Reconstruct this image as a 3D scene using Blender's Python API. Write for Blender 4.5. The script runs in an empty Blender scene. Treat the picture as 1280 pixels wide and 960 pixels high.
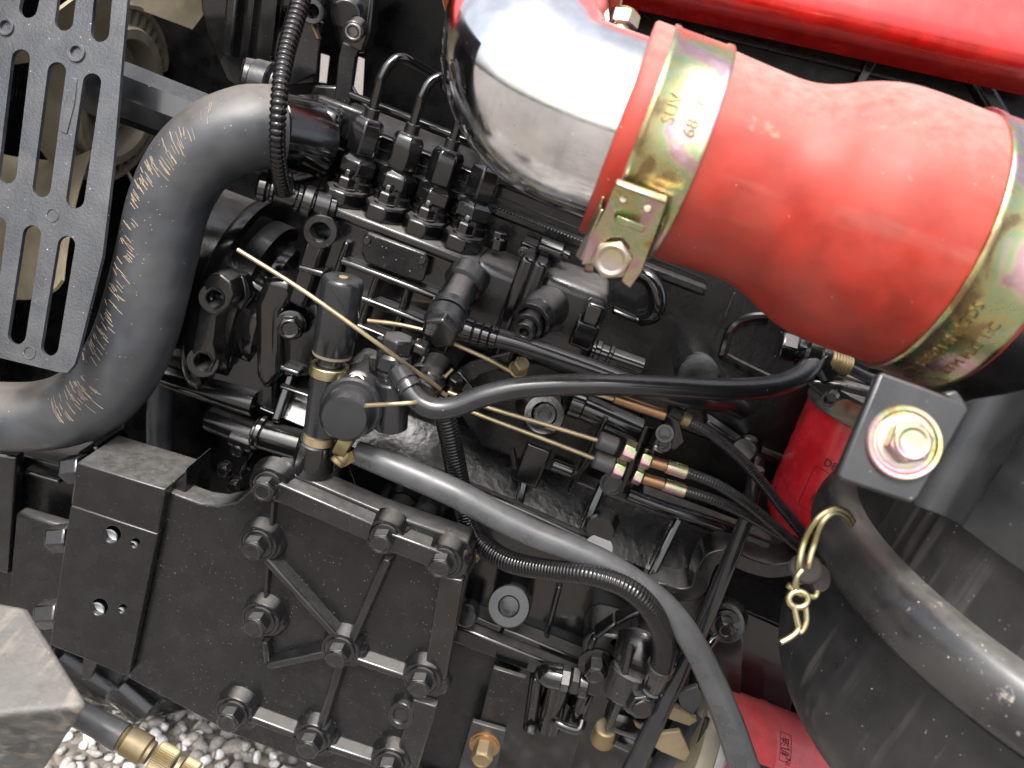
import bpy, bmesh, math, random
from mathutils import Vector, Matrix
random.seed(7)
SC = bpy.context.scene
COL = SC.collection
R = math.radians
# ------------------------------------------------------------------ camera, sky, sun, exposure
PITCH, ROLL, FPX = R(21), R(21), 1000.0
CAM = Vector((0, -0.579, 0.222))
FWD = Vector((0, math.cos(PITCH), -math.sin(PITCH)))
_R0, _U0 = Vector((1, 0, 0)), Vector((0, math.sin(PITCH), math.cos(PITCH)))
RT = _R0 * math.cos(ROLL) + _U0 * math.sin(ROLL)
UP = -_R0 * math.sin(ROLL) + _U0 * math.cos(ROLL)
cd = bpy.data.cameras.new('camera')
cam = bpy.data.objects.new('camera', cd); COL.objects.link(cam)
mw = Matrix.Identity(4)
for i in range(3):
    mw[i][0], mw[i][1], mw[i][2], mw[i][3] = RT[i], UP[i], -FWD[i], CAM[i]
cam.matrix_world = mw
cd.sensor_width = 36; cd.lens = 36 * FPX / 1280
cd.clip_start = 0.02; cd.clip_end = 500
cd.dof.use_dof = True; cd.dof.focus_distance = 0.56; cd.dof.aperture_fstop = 9.0
SC.camera = cam
SUN_EL, SUN_AZ = R(58), R(200)      # azimuth from north (+Y) clockwise
w = bpy.data.worlds.new('World'); SC.world = w; w.use_nodes = True
nt = w.node_tree
sky = nt.nodes.new('ShaderNodeTexSky'); sky.sky_type = 'NISHITA'; sky.sun_disc = False
sky.sun_elevation = SUN_EL; sky.sun_rotation = SUN_AZ
sky.air_density = 1.0; sky.dust_density = 6.0; sky.ozone_density = 0.6
hs = nt.nodes.new('ShaderNodeHueSaturation'); hs.inputs['Saturation'].default_value = 0.42
nt.links.new(sky.outputs[0], hs.inputs['Color'])
nt.links.new(hs.outputs[0], nt.nodes['Background'].inputs['Color'])
nt.nodes['Background'].inputs['Strength'].default_value = 0.15
sd = bpy.data.lights.new('sun', 'SUN'); sd.energy = 1.5; sd.angle = R(16); sd.color = (1, .975, .94)
so = bpy.data.objects.new('sun', sd); COL.objects.link(so)
_sd = Vector((math.sin(SUN_AZ) * math.cos(SUN_EL), math.cos(SUN_AZ) * math.cos(SUN_EL), math.sin(SUN_EL)))
so.rotation_euler = _sd.to_track_quat('Z', 'Y').to_euler(); so.location = (0, -1, 2)
SC.view_settings.view_transform = 'Standard'; SC.view_settings.look = 'None'
SC.view_settings.exposure = 1.3; SC.view_settings.gamma = 1
# ------------------------------------------------------------------ places
EX, EY, EZ = Vector((1, 0, 0)), Vector((0, 1, 0)), Vector((0, 0, 1))
def ray(x, y):
    return FWD + RT * ((x - 640) / FPX) + UP * ((480 - y) / FPX)
def at(x, y, Y):                      # Y in mm: plane parallel to the engine's side
    r = ray(x, y); return CAM + r * ((Y / 1000 - CAM.y) / r.y)
def D(x, y, d):                       # d metres in front of the lens
    return CAM + ray(x, y) * d
def V(p): return p if isinstance(p, Vector) else at(*p)
def S(v): return (v - CAM).dot(FWD) / FPX       # metres per photo pixel there
def perp(a):
    a = a.normalized()
    u = a.cross(EZ if abs(a.z) < .9 else EX).normalized()
    return u, a.cross(u).normalized()
def smooth(P, rs, sub):
    n = len(P); out = []; ro = []
    for i in range(n - 1):
        p0, p1, p2, p3 = P[max(i - 1, 0)], P[i], P[i + 1], P[min(i + 2, n - 1)]
        for k in range(sub):
            t = k / sub; t2, t3 = t * t, t * t * t
            out.append(.5 * (2 * p1 + (p2 - p0) * t + (2 * p0 - 5 * p1 + 4 * p2 - p3) * t2 + (3 * p1 - p0 - 3 * p2 + p3) * t3))
            ro.append(rs[i] + (rs[i + 1] - rs[i]) * t)
    out.append(P[-1]); ro.append(rs[-1])
    return out, ro
# ------------------------------------------------------------------ mesh builder
class MB:
    def __init__(s): s.v = []; s.f = []
    def add(s, vs, fs):
        b = len(s.v); s.v += [Vector(q) for q in vs]; s.f += [tuple(i + b for i in f) for f in fs]; return s
    def lathe(s, p0, axis, prof, n=24, phase=0.0, up=None):
        axis = axis.normalized()
        if up is not None:
            u = (up - axis * up.dot(axis)).normalized(); w_ = axis.cross(u)
        else: u, w_ = perp(axis)
        vs, rings = [], []
        for t, r in prof:
            c = p0 + axis * t
            if r < 1e-7: rings.append([len(vs)]); vs.append(c)
            else:
                rings.append(list(range(len(vs), len(vs) + n)))
                for i in range(n):
                    a = phase + 2 * math.pi * i / n
                    vs.append(c + (u * math.cos(a) + w_ * math.sin(a)) * r)
        fs = []
        for A, B in zip(rings, rings[1:]):
            for i in range(n):
                j = (i + 1) % n
                if len(A) == 1 and len(B) == 1: continue
                if len(A) == 1: fs.append((A[0], B[j], B[i]))
                elif len(B) == 1: fs.append((A[i], A[j], B[0]))
                else: fs.append((A[i], A[j], B[j], B[i]))
        return s.add(vs, fs)
    def cyl(s, a, b, ra, rb=None, n=22, ch=0.0, phase=0.0, up=None):   # radii in photo pixels at a
        a, b = V(a), V(b); k = S(a); ra *= k; rb = ra if rb is None else rb * S(b)
        L = (b - a).length; c = min(ch * k, L * .3)
        prof = [(0, 0), (0, ra - c), (c, ra), (L - c, rb), (L, rb - c), (L, 0)] if c else [(0, 0), (0, ra), (L, rb), (L, 0)]
        return s.lathe(a, b - a, prof, n, phase, up)
    def ring(s, a, b, ro, ri, n=26, ch=0.12, hole=None):                # tube with an open bore from b (near) back towards a
        a, b = V(a), V(b); k = S(b); ro *= k; ri *= k; L = (b - a).length; c = (ro - ri) * ch
        h = L if hole is None else L * hole
        return s.lathe(a, b - a, [(0, 0), (0, ro), (L - c, ro), (L, ro - c), (L, ri + c), (L - c, ri), (L - h * .98, ri), (L - h * .98, 0)], n)
    def tube(s, P, r, n=14, sub=8, corr=None, world=False):
        P = [V(p) for p in P]
        rs = r if isinstance(r, (list, tuple)) else [r] * len(P)
        if not world: rs = [q * S(p) for q, p in zip(rs, P)]
        P, rs = smooth(P, rs, sub)
        if corr:                                                        # (pitch m, depth share)
            pitch, dep = corr; Q, q = [P[0]], [rs[0]]; step = pitch / 6; acc = 0; need = step; ph = [0.0]
            for i in range(len(P) - 1):
                seg = P[i + 1] - P[i]; L = seg.length; x = need
                while x <= L:
                    Q.append(P[i] + seg * (x / L)); q.append(rs[i] + (rs[i + 1] - rs[i]) * x / L); acc += step; ph.append(acc / pitch); x += step
                need = x - L
            pat = [1, 1, 1 - dep * .3, 1 - dep, 1 - dep, 1 - dep * .3]
            P, rs = Q, [a * pat[int(round(p * 6)) % 6] for a, p in zip(q, ph)]
        T = [(P[min(i + 1, len(P) - 1)] - P[max(i - 1, 0)]).normalized() for i in range(len(P))]
        u, _ = perp(T[0]); vs, fs, fr = [], [], []
        for i, p in enumerate(P):
            u = (u - T[i] * u.dot(T[i])).normalized(); w_ = T[i].cross(u)
            fr.append((p, T[i], u, w_, rs[i]))
            for k in range(n):
                a = 2 * math.pi * k / n
                vs.append(p + (u * math.cos(a) + w_ * math.sin(a)) * rs[i])
        for i in range(len(P) - 1):
            for k in range(n):
                j = (k + 1) % n
                fs.append((i * n + k, i * n + j, (i + 1) * n + j, (i + 1) * n + k))
        fs.append(tuple(range(n - 1, -1, -1))); fs.append(tuple(range((len(P) - 1) * n, len(P) * n)))
        s.fr = fr; return s.add(vs, fs)
    def prism(s, pts, ext, holes=()):                                   # flat polygon (world points) with holes, pushed along ext
        bm = bmesh.new(); E = []
        for loop in [pts] + list(holes):
            vv = [bm.verts.new(q) for q in loop]
            E += [bm.edges.new((vv[i], vv[(i + 1) % len(vv)])) for i in range(len(vv))]
        bmesh.ops.triangle_fill(bm, use_beauty=True, use_dissolve=False, edges=E)
        bm.verts.index_update(); bm.faces.ensure_lookup_table()
        vs = [v.co.copy() for v in bm.verts]; n = len(vs)
        fs = [tuple(v.index for v in f.verts) for f in bm.faces]
        side = [tuple(v.index for v in e.verts) for e in bm.edges if len(e.link_faces) == 1]
        bm.free()
        return s.add(vs + [v + ext for v in vs], fs + [tuple(i + n for i in reversed(f)) for f in fs] + [(a, b, b + n, a + n) for a, b in side])
    def plate(s, px, Y, t, holes=()):                                   # px outline on plane Y, t mm thick going away
        return s.prism([at(x, y, Y) for x, y in px], EY * (t / 1000), [[at(x, y, Y) for x, y in h] for h in holes])
    def iplate(s, px, d, t, holes=()):                                  # outline facing the lens at depth d metres, t mm thick
        return s.prism([D(x, y, d) for x, y in px], FWD * (t / 1000), [[D(x, y, d) for x, y in h] for h in holes])
    def hexa(s, c, X, Y, Z):                                            # box: centre, half-axis vectors
        vs = [c + X * a + Y * b + Z * d for a in (-1, 1) for b in (-1, 1) for d in (-1, 1)]
        return s.add(vs, [(0, 1, 3, 2), (4, 6, 7, 5), (0, 4, 5, 1), (2, 3, 7, 6), (0, 2, 6, 4), (1, 5, 7, 3)])
    def box(s, a, b, Y, dep):                                           # px corners on plane Y, dep mm away
        A, B = at(*a, Y), at(*b, Y)
        c = (A + B) / 2 + EY * dep / 2000
        return s.hexa(c, EX * (B.x - A.x) / 2, EY * dep / 2000, EZ * (B.z - A.z) / 2)
    def rib(s, P, wpx, Y, h, sink=1, top=.7):                           # raised rib on plane Y along a px polyline
        P = [at(x, y, Y) for x, y in P]
        for a, b in zip(P, P[1:]):
            d = (b - a).normalized(); n = d.cross(EY).normalized(); w_ = wpx * S(a) / 2
            vs = []
            for e in (a, b):
                vs += [e + n * w_ + EY * sink / 1000, e - n * w_ + EY * sink / 1000, e - n * w_ * top - EY * h / 1000, e + n * w_ * top - EY * h / 1000]
            s.add(vs, [(0, 1, 2, 3), (7, 6, 5, 4), (0, 4, 5, 1), (1, 5, 6, 2), (2, 6, 7, 3), (3, 7, 4, 0)])
        return s
    def slab(s, q, t):                                                  # quad of world points, thickness vector
        q = [V(p) for p in q]; n = len(q)
        return s.add(q + [p + t for p in q], [tuple(range(n)), tuple(range(2 * n - 1, n - 1, -1))] + [(i, i + n, (i + 1) % n + n, (i + 1) % n) for i in range(n)])
    def build(s, name, mat, parent=None, bevel=0.0, seg=2, ang=38, kind=None):
        c = Vector((0, 0, 0))
        lo = [min(v[i] for v in s.v) for i in range(3)]; hi = [max(v[i] for v in s.v) for i in range(3)]
        c = Vector([(a + b) / 2 for a, b in zip(lo, hi)])
        me = bpy.data.meshes.new(name); me.from_pydata([v - c for v in s.v], [], s.f)
        bm = bmesh.new(); bm.from_mesh(me); bmesh.ops.recalc_face_normals(bm, faces=bm.faces); bm.to_mesh(me); bm.free()
        me.materials.append(mat)
        me.polygons.foreach_set('use_smooth', [True] * len(me.polygons)); me.set_sharp_from_angle(angle=R(ang))
        o = bpy.data.objects.new(name, me); COL.objects.link(o)
        o.location = c
        if parent is not None: o.parent = parent; o.location = c - wloc(parent)
        if bevel:
            b = o.modifiers.new('bevel', 'BEVEL'); b.width = bevel / 1000; b.segments = seg; b.limit_method = 'ANGLE'; b.angle_limit = R(ang)
            b.use_clamp_overlap = True
        if kind: o['kind'] = kind
        return o
def wloc(o):
    l = o.location.copy()
    while o.parent: o = o.parent; l += o.location
    return l
def T(name, label, cat, loc, group=None):
    o = bpy.data.objects.new(name, None); COL.objects.link(o); o.empty_display_size = .02
    o.location = V(loc); o['label'] = label; o['category'] = cat
    if group: o['group'] = group
    return o
def tag(o, label, cat, group=None):
    o['label'] = label; o['category'] = cat
    if group: o['group'] = group
    return o
def circ(x, y, r, n=18, r2=None):
    return [(x + r * math.cos(2 * math.pi * i / n), y + (r2 or r) * math.sin(2 * math.pi * i / n)) for i in range(n)]
def capsule(a, b, w_, n=8):
    (x0, y0), (x1, y1) = a, b; A = math.atan2(y1 - y0, x1 - x0); r = w_ / 2; out = []
    for i in range(n + 1):
        t = A + math.pi / 2 + math.pi * i / n; out.append((x0 + r * math.cos(t), y0 + r * math.sin(t)))
    for i in range(n + 1):
        t = A - math.pi / 2 + math.pi * i / n; out.append((x1 + r * math.cos(t), y1 + r * math.sin(t)))
    return out
# ------------------------------------------------------------------ materials
def mat(name, base, rough=.4, metal=0.0, dust=0.0, dcol=(.20, .19, .18), speck=0.0, scol=(.5, .48, .44), bump=0.0, bs=350, var=.12, coat=0.0,
        blotch=None, bl=(.5, .62, 60), spec=.5, sheen=0.0, film=0.0, fcol=(.2, .19, .18), sscale=330, dlo=.25, dhi=.95, bdist=.0006, streak=0.0, scale3=(60, 60, 4), stcol=(.2, .19, .175), sth=(.5, .7)):
    if name != 'polished_steel':
        q_ = lambda t_: None if t_ is None else tuple(x * .72 for x in t_)
        base, dcol, scol, blotch, fcol, stcol = map(q_, (base, dcol, scol, blotch, fcol, stcol))
    m = bpy.data.materials.new(name); m.use_nodes = True; N = m.node_tree.nodes; L = m.node_tree.links
    p = N['Principled BSDF']; p.inputs['Metallic'].default_value = metal
    p.inputs['Specular IOR Level'].default_value = spec
    p.inputs['Coat Weight'].default_value = coat; p.inputs['Coat Roughness'].default_value = .08
    tc = N.new('ShaderNodeTexCoord').outputs['Object']
    def noise(sc, det=4, ro=.55):
        n = N.new('ShaderNodeTexNoise'); n.inputs['Scale'].default_value = sc; n.inputs['Detail'].default_value = det; n.inputs['Roughness'].default_value = ro
        L.new(tc, n.inputs['Vector']); return n.outputs['Fac']
    def mr(v, a, b, c, d):
        n = N.new('ShaderNodeMapRange'); L.new(v, n.inputs[0])
        for i, q in enumerate((a, b, c, d)): n.inputs[i + 1].default_value = q
        return n.outputs[0]
    def mul(a, b):
        n = N.new('ShaderNodeMath'); n.operation = 'MULTIPLY'; L.new(a, n.inputs[0])
        if hasattr(b, 'links'): L.new(b, n.inputs[1])
        else: n.inputs[1].default_value = b
        return n.outputs[0]
    def mix(f, a, b):
        n = N.new('ShaderNodeMix'); n.data_type = 'RGBA'; L.new(f, n.inputs[0])
        for q, i in ((a, 6), (b, 7)):
            if hasattr(q, 'links'): L.new(q, n.inputs[i])
            else: n.inputs[i].default_value = (*q, 1)
        return n.outputs[2]
    nz = noise(55)
    col = mix(mr(nz, .35, .65, 0, 1), tuple(c * .8 for c in base), tuple(min(1, c * 1.15) for c in base))
    rg = mr(nz, .3, .7, max(.02, rough - var), min(1, rough + var))
    def rmix(f, val):
        n = N.new('ShaderNodeMix'); n.data_type = 'FLOAT'; L.new(f, n.inputs[0]); L.new(rg, n.inputs[2]); n.inputs[3].default_value = val; return n.outputs[0]
    mt = None
    if blotch:
        f = mr(noise(bl[2], 6, .65), bl[0], bl[1], 0, 1); col = mix(f, col, blotch); rg = rmix(f, .7)
    if film:
        f = mul(mr(noise(22, 7, .62), .38, .72, 0, 1), film); col = mix(f, col, fcol); rg = rmix(f, .75)
    if streak:
        mp = N.new('ShaderNodeMapping'); mp.inputs['Scale'].default_value = scale3; L.new(tc, mp.inputs[0])
        n = N.new('ShaderNodeTexNoise'); n.inputs['Scale'].default_value = 1; n.inputs['Detail'].default_value = 5; L.new(mp.outputs[0], n.inputs['Vector'])
        f = mul(mul(mr(n.outputs['Fac'], sth[0], sth[1], 0, 1), mr(noise(18, 3), .4, .6, .1, 1)), streak); col = mix(f, col, stcol); rg = rmix(f, .75)
    if dust:
        g = N.new('ShaderNodeNewGeometry'); sx = N.new('ShaderNodeSeparateXYZ'); L.new(g.outputs['Normal'], sx.inputs[0])
        f = mul(mul(mr(sx.outputs[2], dlo, dhi, 0, 1), mr(noise(140, 6, .7), .3, .62, .45, 1)), dust)
        col = mix(f, col, dcol); rg = rmix(f, .9); mt = f
    if speck:
        v = N.new('ShaderNodeTexVoronoi'); v.inputs['Scale'].default_value = sscale; L.new(tc, v.inputs['Vector'])
        sx = N.new('ShaderNodeSeparateColor'); L.new(v.outputs['Color'], sx.inputs[0])
        pres = mr(sx.outputs[0], 1 - speck, 1 - speck + .001, 0, 1)
        rad = mr(sx.outputs[1], 0, 1, .03, .15)
        c_ = N.new('ShaderNodeMath'); c_.operation = 'LESS_THAN'; L.new(v.outputs['Distance'], c_.inputs[0]); L.new(rad, c_.inputs[1])
        f = mul(mul(c_.outputs[0], pres), mr(sx.outputs[2], 0, 1, .08, .9)); col = mix(f, col, scol); rg = rmix(f, .8)
    L.new(col, p.inputs['Base Color']); L.new(rg, p.inputs['Roughness'])
    if metal and mt is not None:
        n = N.new('ShaderNodeMapRange'); L.new(mt, n.inputs[0]); n.inputs[3].default_value = metal; n.inputs[4].default_value = 0; L.new(n.outputs[0], p.inputs['Metallic'])
    if bump:
        b = N.new('ShaderNodeBump'); b.inputs['Strength'].default_value = bump; b.inputs['Distance'].default_value = bdist
        L.new(noise(bs, 5, .6), b.inputs['Height']); L.new(b.outputs[0], p.inputs['Normal'])
    if sheen: p.inputs['Sheen Weight'].default_value = sheen
    return m
def zinc(name, cols, rough=.3, sc=45, dust=.25):
    cols = [tuple(x * .76 for x in q) for q in cols]
    m = mat(name, (.7, .6, .3), rough, 1.0, bump=.12, bs=500)
    N = m.node_tree.nodes; L = m.node_tree.links; p = N['Principled BSDF']
    tc = N.new('ShaderNodeTexCoord'); n = N.new('ShaderNodeTexNoise'); n.inputs['Scale'].default_value = sc; n.inputs['Detail'].default_value = 5
    n.inputs['Distortion'].default_value = .6
    L.new(tc.outputs['Object'], n.inputs['Vector'])
    r = N.new('ShaderNodeValToRGB'); L.new(n.outputs['Fac'], r.inputs[0])
    e = r.color_ramp.elements; e[0].position = .34; e[0].color = (*cols[0], 1); e[1].position = .66; e[1].color = (*cols[-1], 1)
    for i, c in enumerate(cols[1:-1]):
        q = e.new(.34 + .32 * (i + 1) / (len(cols) - 1)); q.color = (*c, 1)
    L.new(r.outputs[0], p.inputs['Base Color'])
    return m
BLACK = (.006, .006, .0065)
M = dict(
    gloss=mat('black_gloss_enamel', BLACK, .12, speck=.10, sscale=480, bump=.2, bs=200, dust=.14, coat=.6, dlo=.85, dhi=.98, var=.05, spec=.6),
    semi=mat('black_enamel', (.0065, .0065, .007), .17, speck=.14, sscale=480, scol=(.4, .39, .38), bump=.14, bs=320, dust=.5, coat=.4, dlo=.82, dhi=.97, var=.07, spec=.6),
    matte=mat('black_cast_paint', (.0085, .0085, .009), .2, speck=.16, sscale=480, scol=(.4, .39, .38), bump=.22, bs=420, dust=.55, dlo=.78, dhi=.97, film=.05, fcol=(.06, .06, .06), coat=.2, spec=.65),
    plate=mat('black_plate_paint', (.0085, .0085, .0092), .25, speck=.36, sscale=420, bump=.4, bs=420, dust=.55, dlo=.7, dhi=.97, scol=(.45, .44, .43), spec=.45, film=.05, fcol=(.06, .06, .06), coat=.15),
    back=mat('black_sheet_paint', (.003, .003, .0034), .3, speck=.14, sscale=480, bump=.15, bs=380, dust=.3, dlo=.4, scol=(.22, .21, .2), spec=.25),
    rough=mat('rough_black_casting', (.008, .008, .0085), .24, speck=.05, sscale=480, scol=(.26, .25, .24), bump=.7, bs=150, bdist=.0009, dust=.3, coat=.15, dlo=.6, var=.06),
    dusty=mat('dusty_black_casting', (.012, .012, .012), .26, speck=.1, bump=.3, bs=450, dust=.9, dcol=(.22, .206, .193), dlo=.68, dhi=.96, film=.12, fcol=(.07, .067, .064), coat=.3, spec=.6),
    rubber=mat('dark_rubber', (.044, .049, .058), .36, dust=.75, dcol=(.20, .17, .14), film=.28, speck=.10, bump=.06, bs=600, fcol=(.12, .11, .10), spec=.7, dlo=.3),
    hose=mat('smooth_black_hose', (.019, .0205, .023), .2, dust=.2, dlo=.6, speck=.05, bump=.05, bs=500, spec=.65, var=.05),
    greyhose=mat('grey_hose', (.072, .076, .082), .3, dust=.25, speck=.04, bump=.05, bs=500, film=.12, spec=.6),
    conduit=mat('black_plastic_conduit', (.006, .006, .007), .13, dust=.12, speck=.03, var=.04),
    cable=mat('cable_sheath', (.022, .022, .024), .24, dust=.2, speck=.06, bump=.1),
    red=mat('red_silicone', (.42, .032, .017), .44, dust=.75, dcol=(.52, .34, .30), dlo=.4, speck=.20, scol=(.62, .42, .36), bump=.06, bs=300, film=.42, fcol=(.42, .12, .09), blotch=(.40, .28, .22), bl=(.64, .71, 34), var=.08, sscale=300, streak=.25, scale3=(10, 10, 90), stcol=(.5, .26, .22), sth=(.55, .7), spec=.4),
    hood=mat('red_gloss_paint', (.58, .008, .005), .2, dust=.15, dcol=(.5, .25, .2), coat=.6, film=.1, fcol=(.4, .2, .17), bump=.02),
    filt=mat('red_filter_paint', (.85, .016, .032), .24, coat=.4, film=.2, fcol=(.75, .22, .22), speck=.04, scol=(.8, .5, .5), dust=.3, dcol=(.8, .4, .38)),
    chrome=mat('polished_steel', (.80, .80, .82), .045, 1.0, var=.02, dust=.08, speck=.30, scol=(.30, .26, .21), film=.22, fcol=(.42, .39, .34), bump=.03, bs=60, sscale=330, streak=.3, scale3=(70, 70, 12), stcol=(.36, .33, .28), sth=(.57, .68)),
    brass=mat('brass', (.40, .31, .16), .38, .85, dust=.4, dcol=(.30, .27, .22), bump=.08, film=.5, fcol=(.20, .16, .10)),
    gold=mat('yellow_zinc_rod', (.60, .50, .32), .4, .85, film=.35, fcol=(.5, .4, .24), bump=.1),
    steel=mat('zinc_steel', (.55, .54, .52), .36, .9, dust=.3, film=.25, fcol=(.3, .28, .25), bump=.1),
    copper=mat('copper_sleeve', (.5, .3, .16), .36, .9, film=.25, fcol=(.25, .17, .1), bump=.1),
    cream=mat('cream_plastic', (.47, .41, .29), .5, film=.35, fcol=(.30, .25, .17), dust=.2, bump=.03, speck=.04, scol=(.2, .17, .13)),
    olive=mat('dusty_cream_plastic', (.33, .29, .21), .55, film=.4, fcol=(.18, .155, .11), dust=.3),
    tan=mat('tan_plastic', (.34, .265, .16), .5, film=.6, fcol=(.18, .14, .085), bump=.3, bs=200),
    grille=mat('painted_guard', (.046, .051, .060), .24, speck=.34, scol=(.62, .60, .56), bump=.5, bs=560, bdist=.0007, film=.4, fcol=(.12, .118, .115), dust=.4, spec=.8),
    aircan=mat('air_cleaner_paint', (.015, .015, .016), .28, dust=.35, dcol=(.2, .19, .18), dlo=.55, speck=.34, scol=(.5, .47, .43), bump=.06, bs=300, film=.5, fcol=(.05, .049, .047), streak=.42, scale3=(110, 110, 4), stcol=(.17, .162, .15), sth=(.55, .68), var=.08, spec=.5),
    rim=mat('rim_paint', (.019, .019, .021), .19, dust=.45, dcol=(.24, .225, .205), dlo=.5, speck=.6, scol=(.6, .56, .5), bump=.08, film=.45, fcol=(.10, .095, .088), blotch=(.36, .33, .29), bl=(.65, .70, 70), spec=.75, var=.05),
    strap=mat('strap_steel', (.021, .022, .0245), .26, dust=.4, dcol=(.16, .158, .155), speck=.2, scol=(.4, .38, .36), film=.45, fcol=(.055, .054, .052), bump=.1, bs=160, var=.08, spec=.6),
    castgrey=mat('pitted_grey_iron', (.10, .096, .09), .55, dust=.28, dcol=(.34, .32, .29), bump=.9, bs=130, bdist=.0012, blotch=(.07, .066, .062), bl=(.50, .60, 70), speck=.2, scol=(.5, .46, .42), streak=.6, scale3=(140, 30, 140), stcol=(.42, .36, .29)),
    bare=mat('bare_grey_metal', (.55, .57, .60), .45, bump=.1),
    washer=mat('brown_rubber', (.032, .027, .025), .75, spec=.25),
    mud=mat('dried_mud', (.40, .32, .225), .9),
    ink=mat('black_print', (.04, .008, .01), .5),
    groove=mat('stamped_groove', (.30, .22, .09), .4, .8),
    dark=mat('dark_recess', (.008, .008, .008), .6),
)
M['zinc'] = zinc('iridescent_zinc', [(.40, .29, .15), (.70, .60, .28), (.50, .62, .34), (.72, .62, .42), (.72, .44, .46), (.78, .56, .64), (.66, .56, .34)], .3, 34)
M['zincw'] = zinc('pale_zinc', [(.50, .42, .22), (.64, .58, .36), (.64, .52, .46), (.64, .60, .54)], .36, 60)
M['wire'] = zinc('zinc_wire', [(.55, .48, .25), (.72, .64, .38), (.6, .5, .3)], .32, 90)
# ------------------------------------------------------------------ shared bits
def bolt(parent, p, r, mt, axis=None, h=.55, flange=1.45, fmat=None, fh=.22, phase=.3, name='bolt', wname='washer', dish=True, stack=1):
    """hexagon head, r px across corners/2, standing on p"""
    p = V(p); axis = (axis or -EY).normalized(); k = S(p) * r
    a = p + axis * (k * fh * (stack))
    m = MB().lathe(a - axis * k * .05, axis, [(0, 0), (0, k), (k * h * 1.62, k), (k * h * 1.8, k * .9), (k * h * 1.8, 0)], 6, phase)
    tp = k * h * 1.8 - k * .08
    m.lathe(a + axis * tp, axis, [(0, 0), (0, k * .84), (k * .13, k * .78)] + ([(k * .13, k * .62), (k * .07, k * .56), (k * .07, 0)] if dish else [(k * .13, 0)]), 22)
    b = m.build(name, mt, parent, bevel=k * 60, seg=1)
    if flange:
        m = MB()
        for i in range(stack):
            m.lathe(p + axis * (k * fh * i), axis, [(0, 0), (0, k * flange * (1 - .12 * i)), (k * fh * .8, k * flange * (1 - .12 * i)), (k * fh, k * (flange * (1 - .12 * i) - .12)), (k * fh, 0)], 28)
        m.build(wname, fmat or mt, b)
    return b
def hexn(m, a, b, r, phase=.2):
    a, b = V(a), V(b); k = S(a) * r; L = (b - a).length; c = min(L * .15, k * .12)
    return m.lathe(a, b - a, [(0, 0), (0, k - c), (c, k), (L - c, k), (L, k - c), (L, 0)], 6, phase)
def text_mesh(body, size, fn, ext, name, mt, parent):
    cu = bpy.data.curves.new(name, 'FONT'); cu.body = body; cu.size = size; cu.extrude = ext; cu.align_x = 'CENTER'; cu.align_y = 'CENTER'; cu.resolution_u = 3
    ob = bpy.data.objects.new(name, cu); COL.objects.link(ob)
    dg = bpy.context.evaluated_depsgraph_get(); me = ob.evaluated_get(dg).to_mesh()
    vs = [fn(v.co) for v in me.vertices]; fs = [tuple(p.vertices) for p in me.polygons]
    ob.evaluated_get(dg).to_mesh_clear(); bpy.data.objects.remove(ob); bpy.data.curves.remove(cu)
    return MB().add(vs, fs).build(name, mt, parent)
# ================================================================== the setting
GZ = -0.56
m = MB(); s_ = 60
m.add([(-s_, -s_, GZ), (s_, -s_, GZ), (s_, s_, GZ), (-s_, s_, GZ)], [(0, 1, 2, 3)])
gm = bpy.data.materials.new('gravel_ground'); gm.use_nodes = True
N = gm.node_tree.nodes; L = gm.node_tree.links; P_ = N['Principled BSDF']; P_.inputs['Roughness'].default_value = .85
tc = N.new('ShaderNodeTexCoord'); vo = N.new('ShaderNodeTexVoronoi'); vo.inputs['Scale'].default_value = 70; L.new(tc.outputs['Object'], vo.inputs['Vector'])
rp = N.new('ShaderNodeValToRGB'); e = rp.color_ramp.elements; e[0].color = (.10, .088, .076, 1); e[1].color = (.23, .205, .18, 1)
L.new(vo.outputs['Color'], rp.inputs[0]); L.new(rp.outputs[0], P_.inputs['Base Color'])
bp = N.new('ShaderNodeBump'); bp.inputs['Distance'].default_value = .01; bp.invert = True; L.new(vo.outputs['Distance'], bp.inputs['Height']); L.new(bp.outputs[0], P_.inputs['Normal'])
g = m.build('ground', gm); g['kind'] = 'structure'
# loose stones
sm = bpy.data.materials.new('gravel_stone'); sm.use_nodes = True
N = sm.node_tree.nodes; L = sm.node_tree.links; P_ = N['Principled BSDF']; P_.inputs['Roughness'].default_value = .75
gi = N.new('ShaderNodeNewGeometry'); rp = N.new('ShaderNodeValToRGB'); rp.color_ramp.interpolation = 'LINEAR'
for i, (p, c) in enumerate([(0, (.28, .255, .23)), (.25, (.38, .355, .325)), (.5, (.43, .405, .375)), (.75, (.50, .475, .44)), (1, (.38, .33, .28))]):
    e = rp.color_ramp.elements[i if i == 0 else -1] if i in (0,) else rp.color_ramp.elements.new(p)
    e.position = p; e.color = (*[x * .74 for x in c], 1)
L.new(gi.outputs['Random Per Island'], rp.inputs[0])
tc = N.new('ShaderNodeTexCoord'); nn = N.new('ShaderNodeTexNoise'); nn.inputs['Scale'].default_value = 260; nn.inputs['Detail'].default_value = 6; L.new(tc.outputs['Object'], nn.inputs['Vector'])
mx = N.new('ShaderNodeMix'); mx.data_type = 'RGBA'; mx.blend_type = 'OVERLAY'; mx.inputs[0].default_value = .7; L.new(rp.outputs[0], mx.inputs[6]); L.new(nn.outputs['Fac'], mx.inputs[7])
L.new(mx.outputs[2], P_.inputs['Base Color'])
bp = N.new('ShaderNodeBump'); bp.inputs['Strength'].default_value = .4; bp.inputs['Distance'].default_value = .001; L.new(nn.outputs['Fac'], bp.inputs['Height']); L.new(bp.outputs[0], P_.inputs['Normal'])
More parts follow.
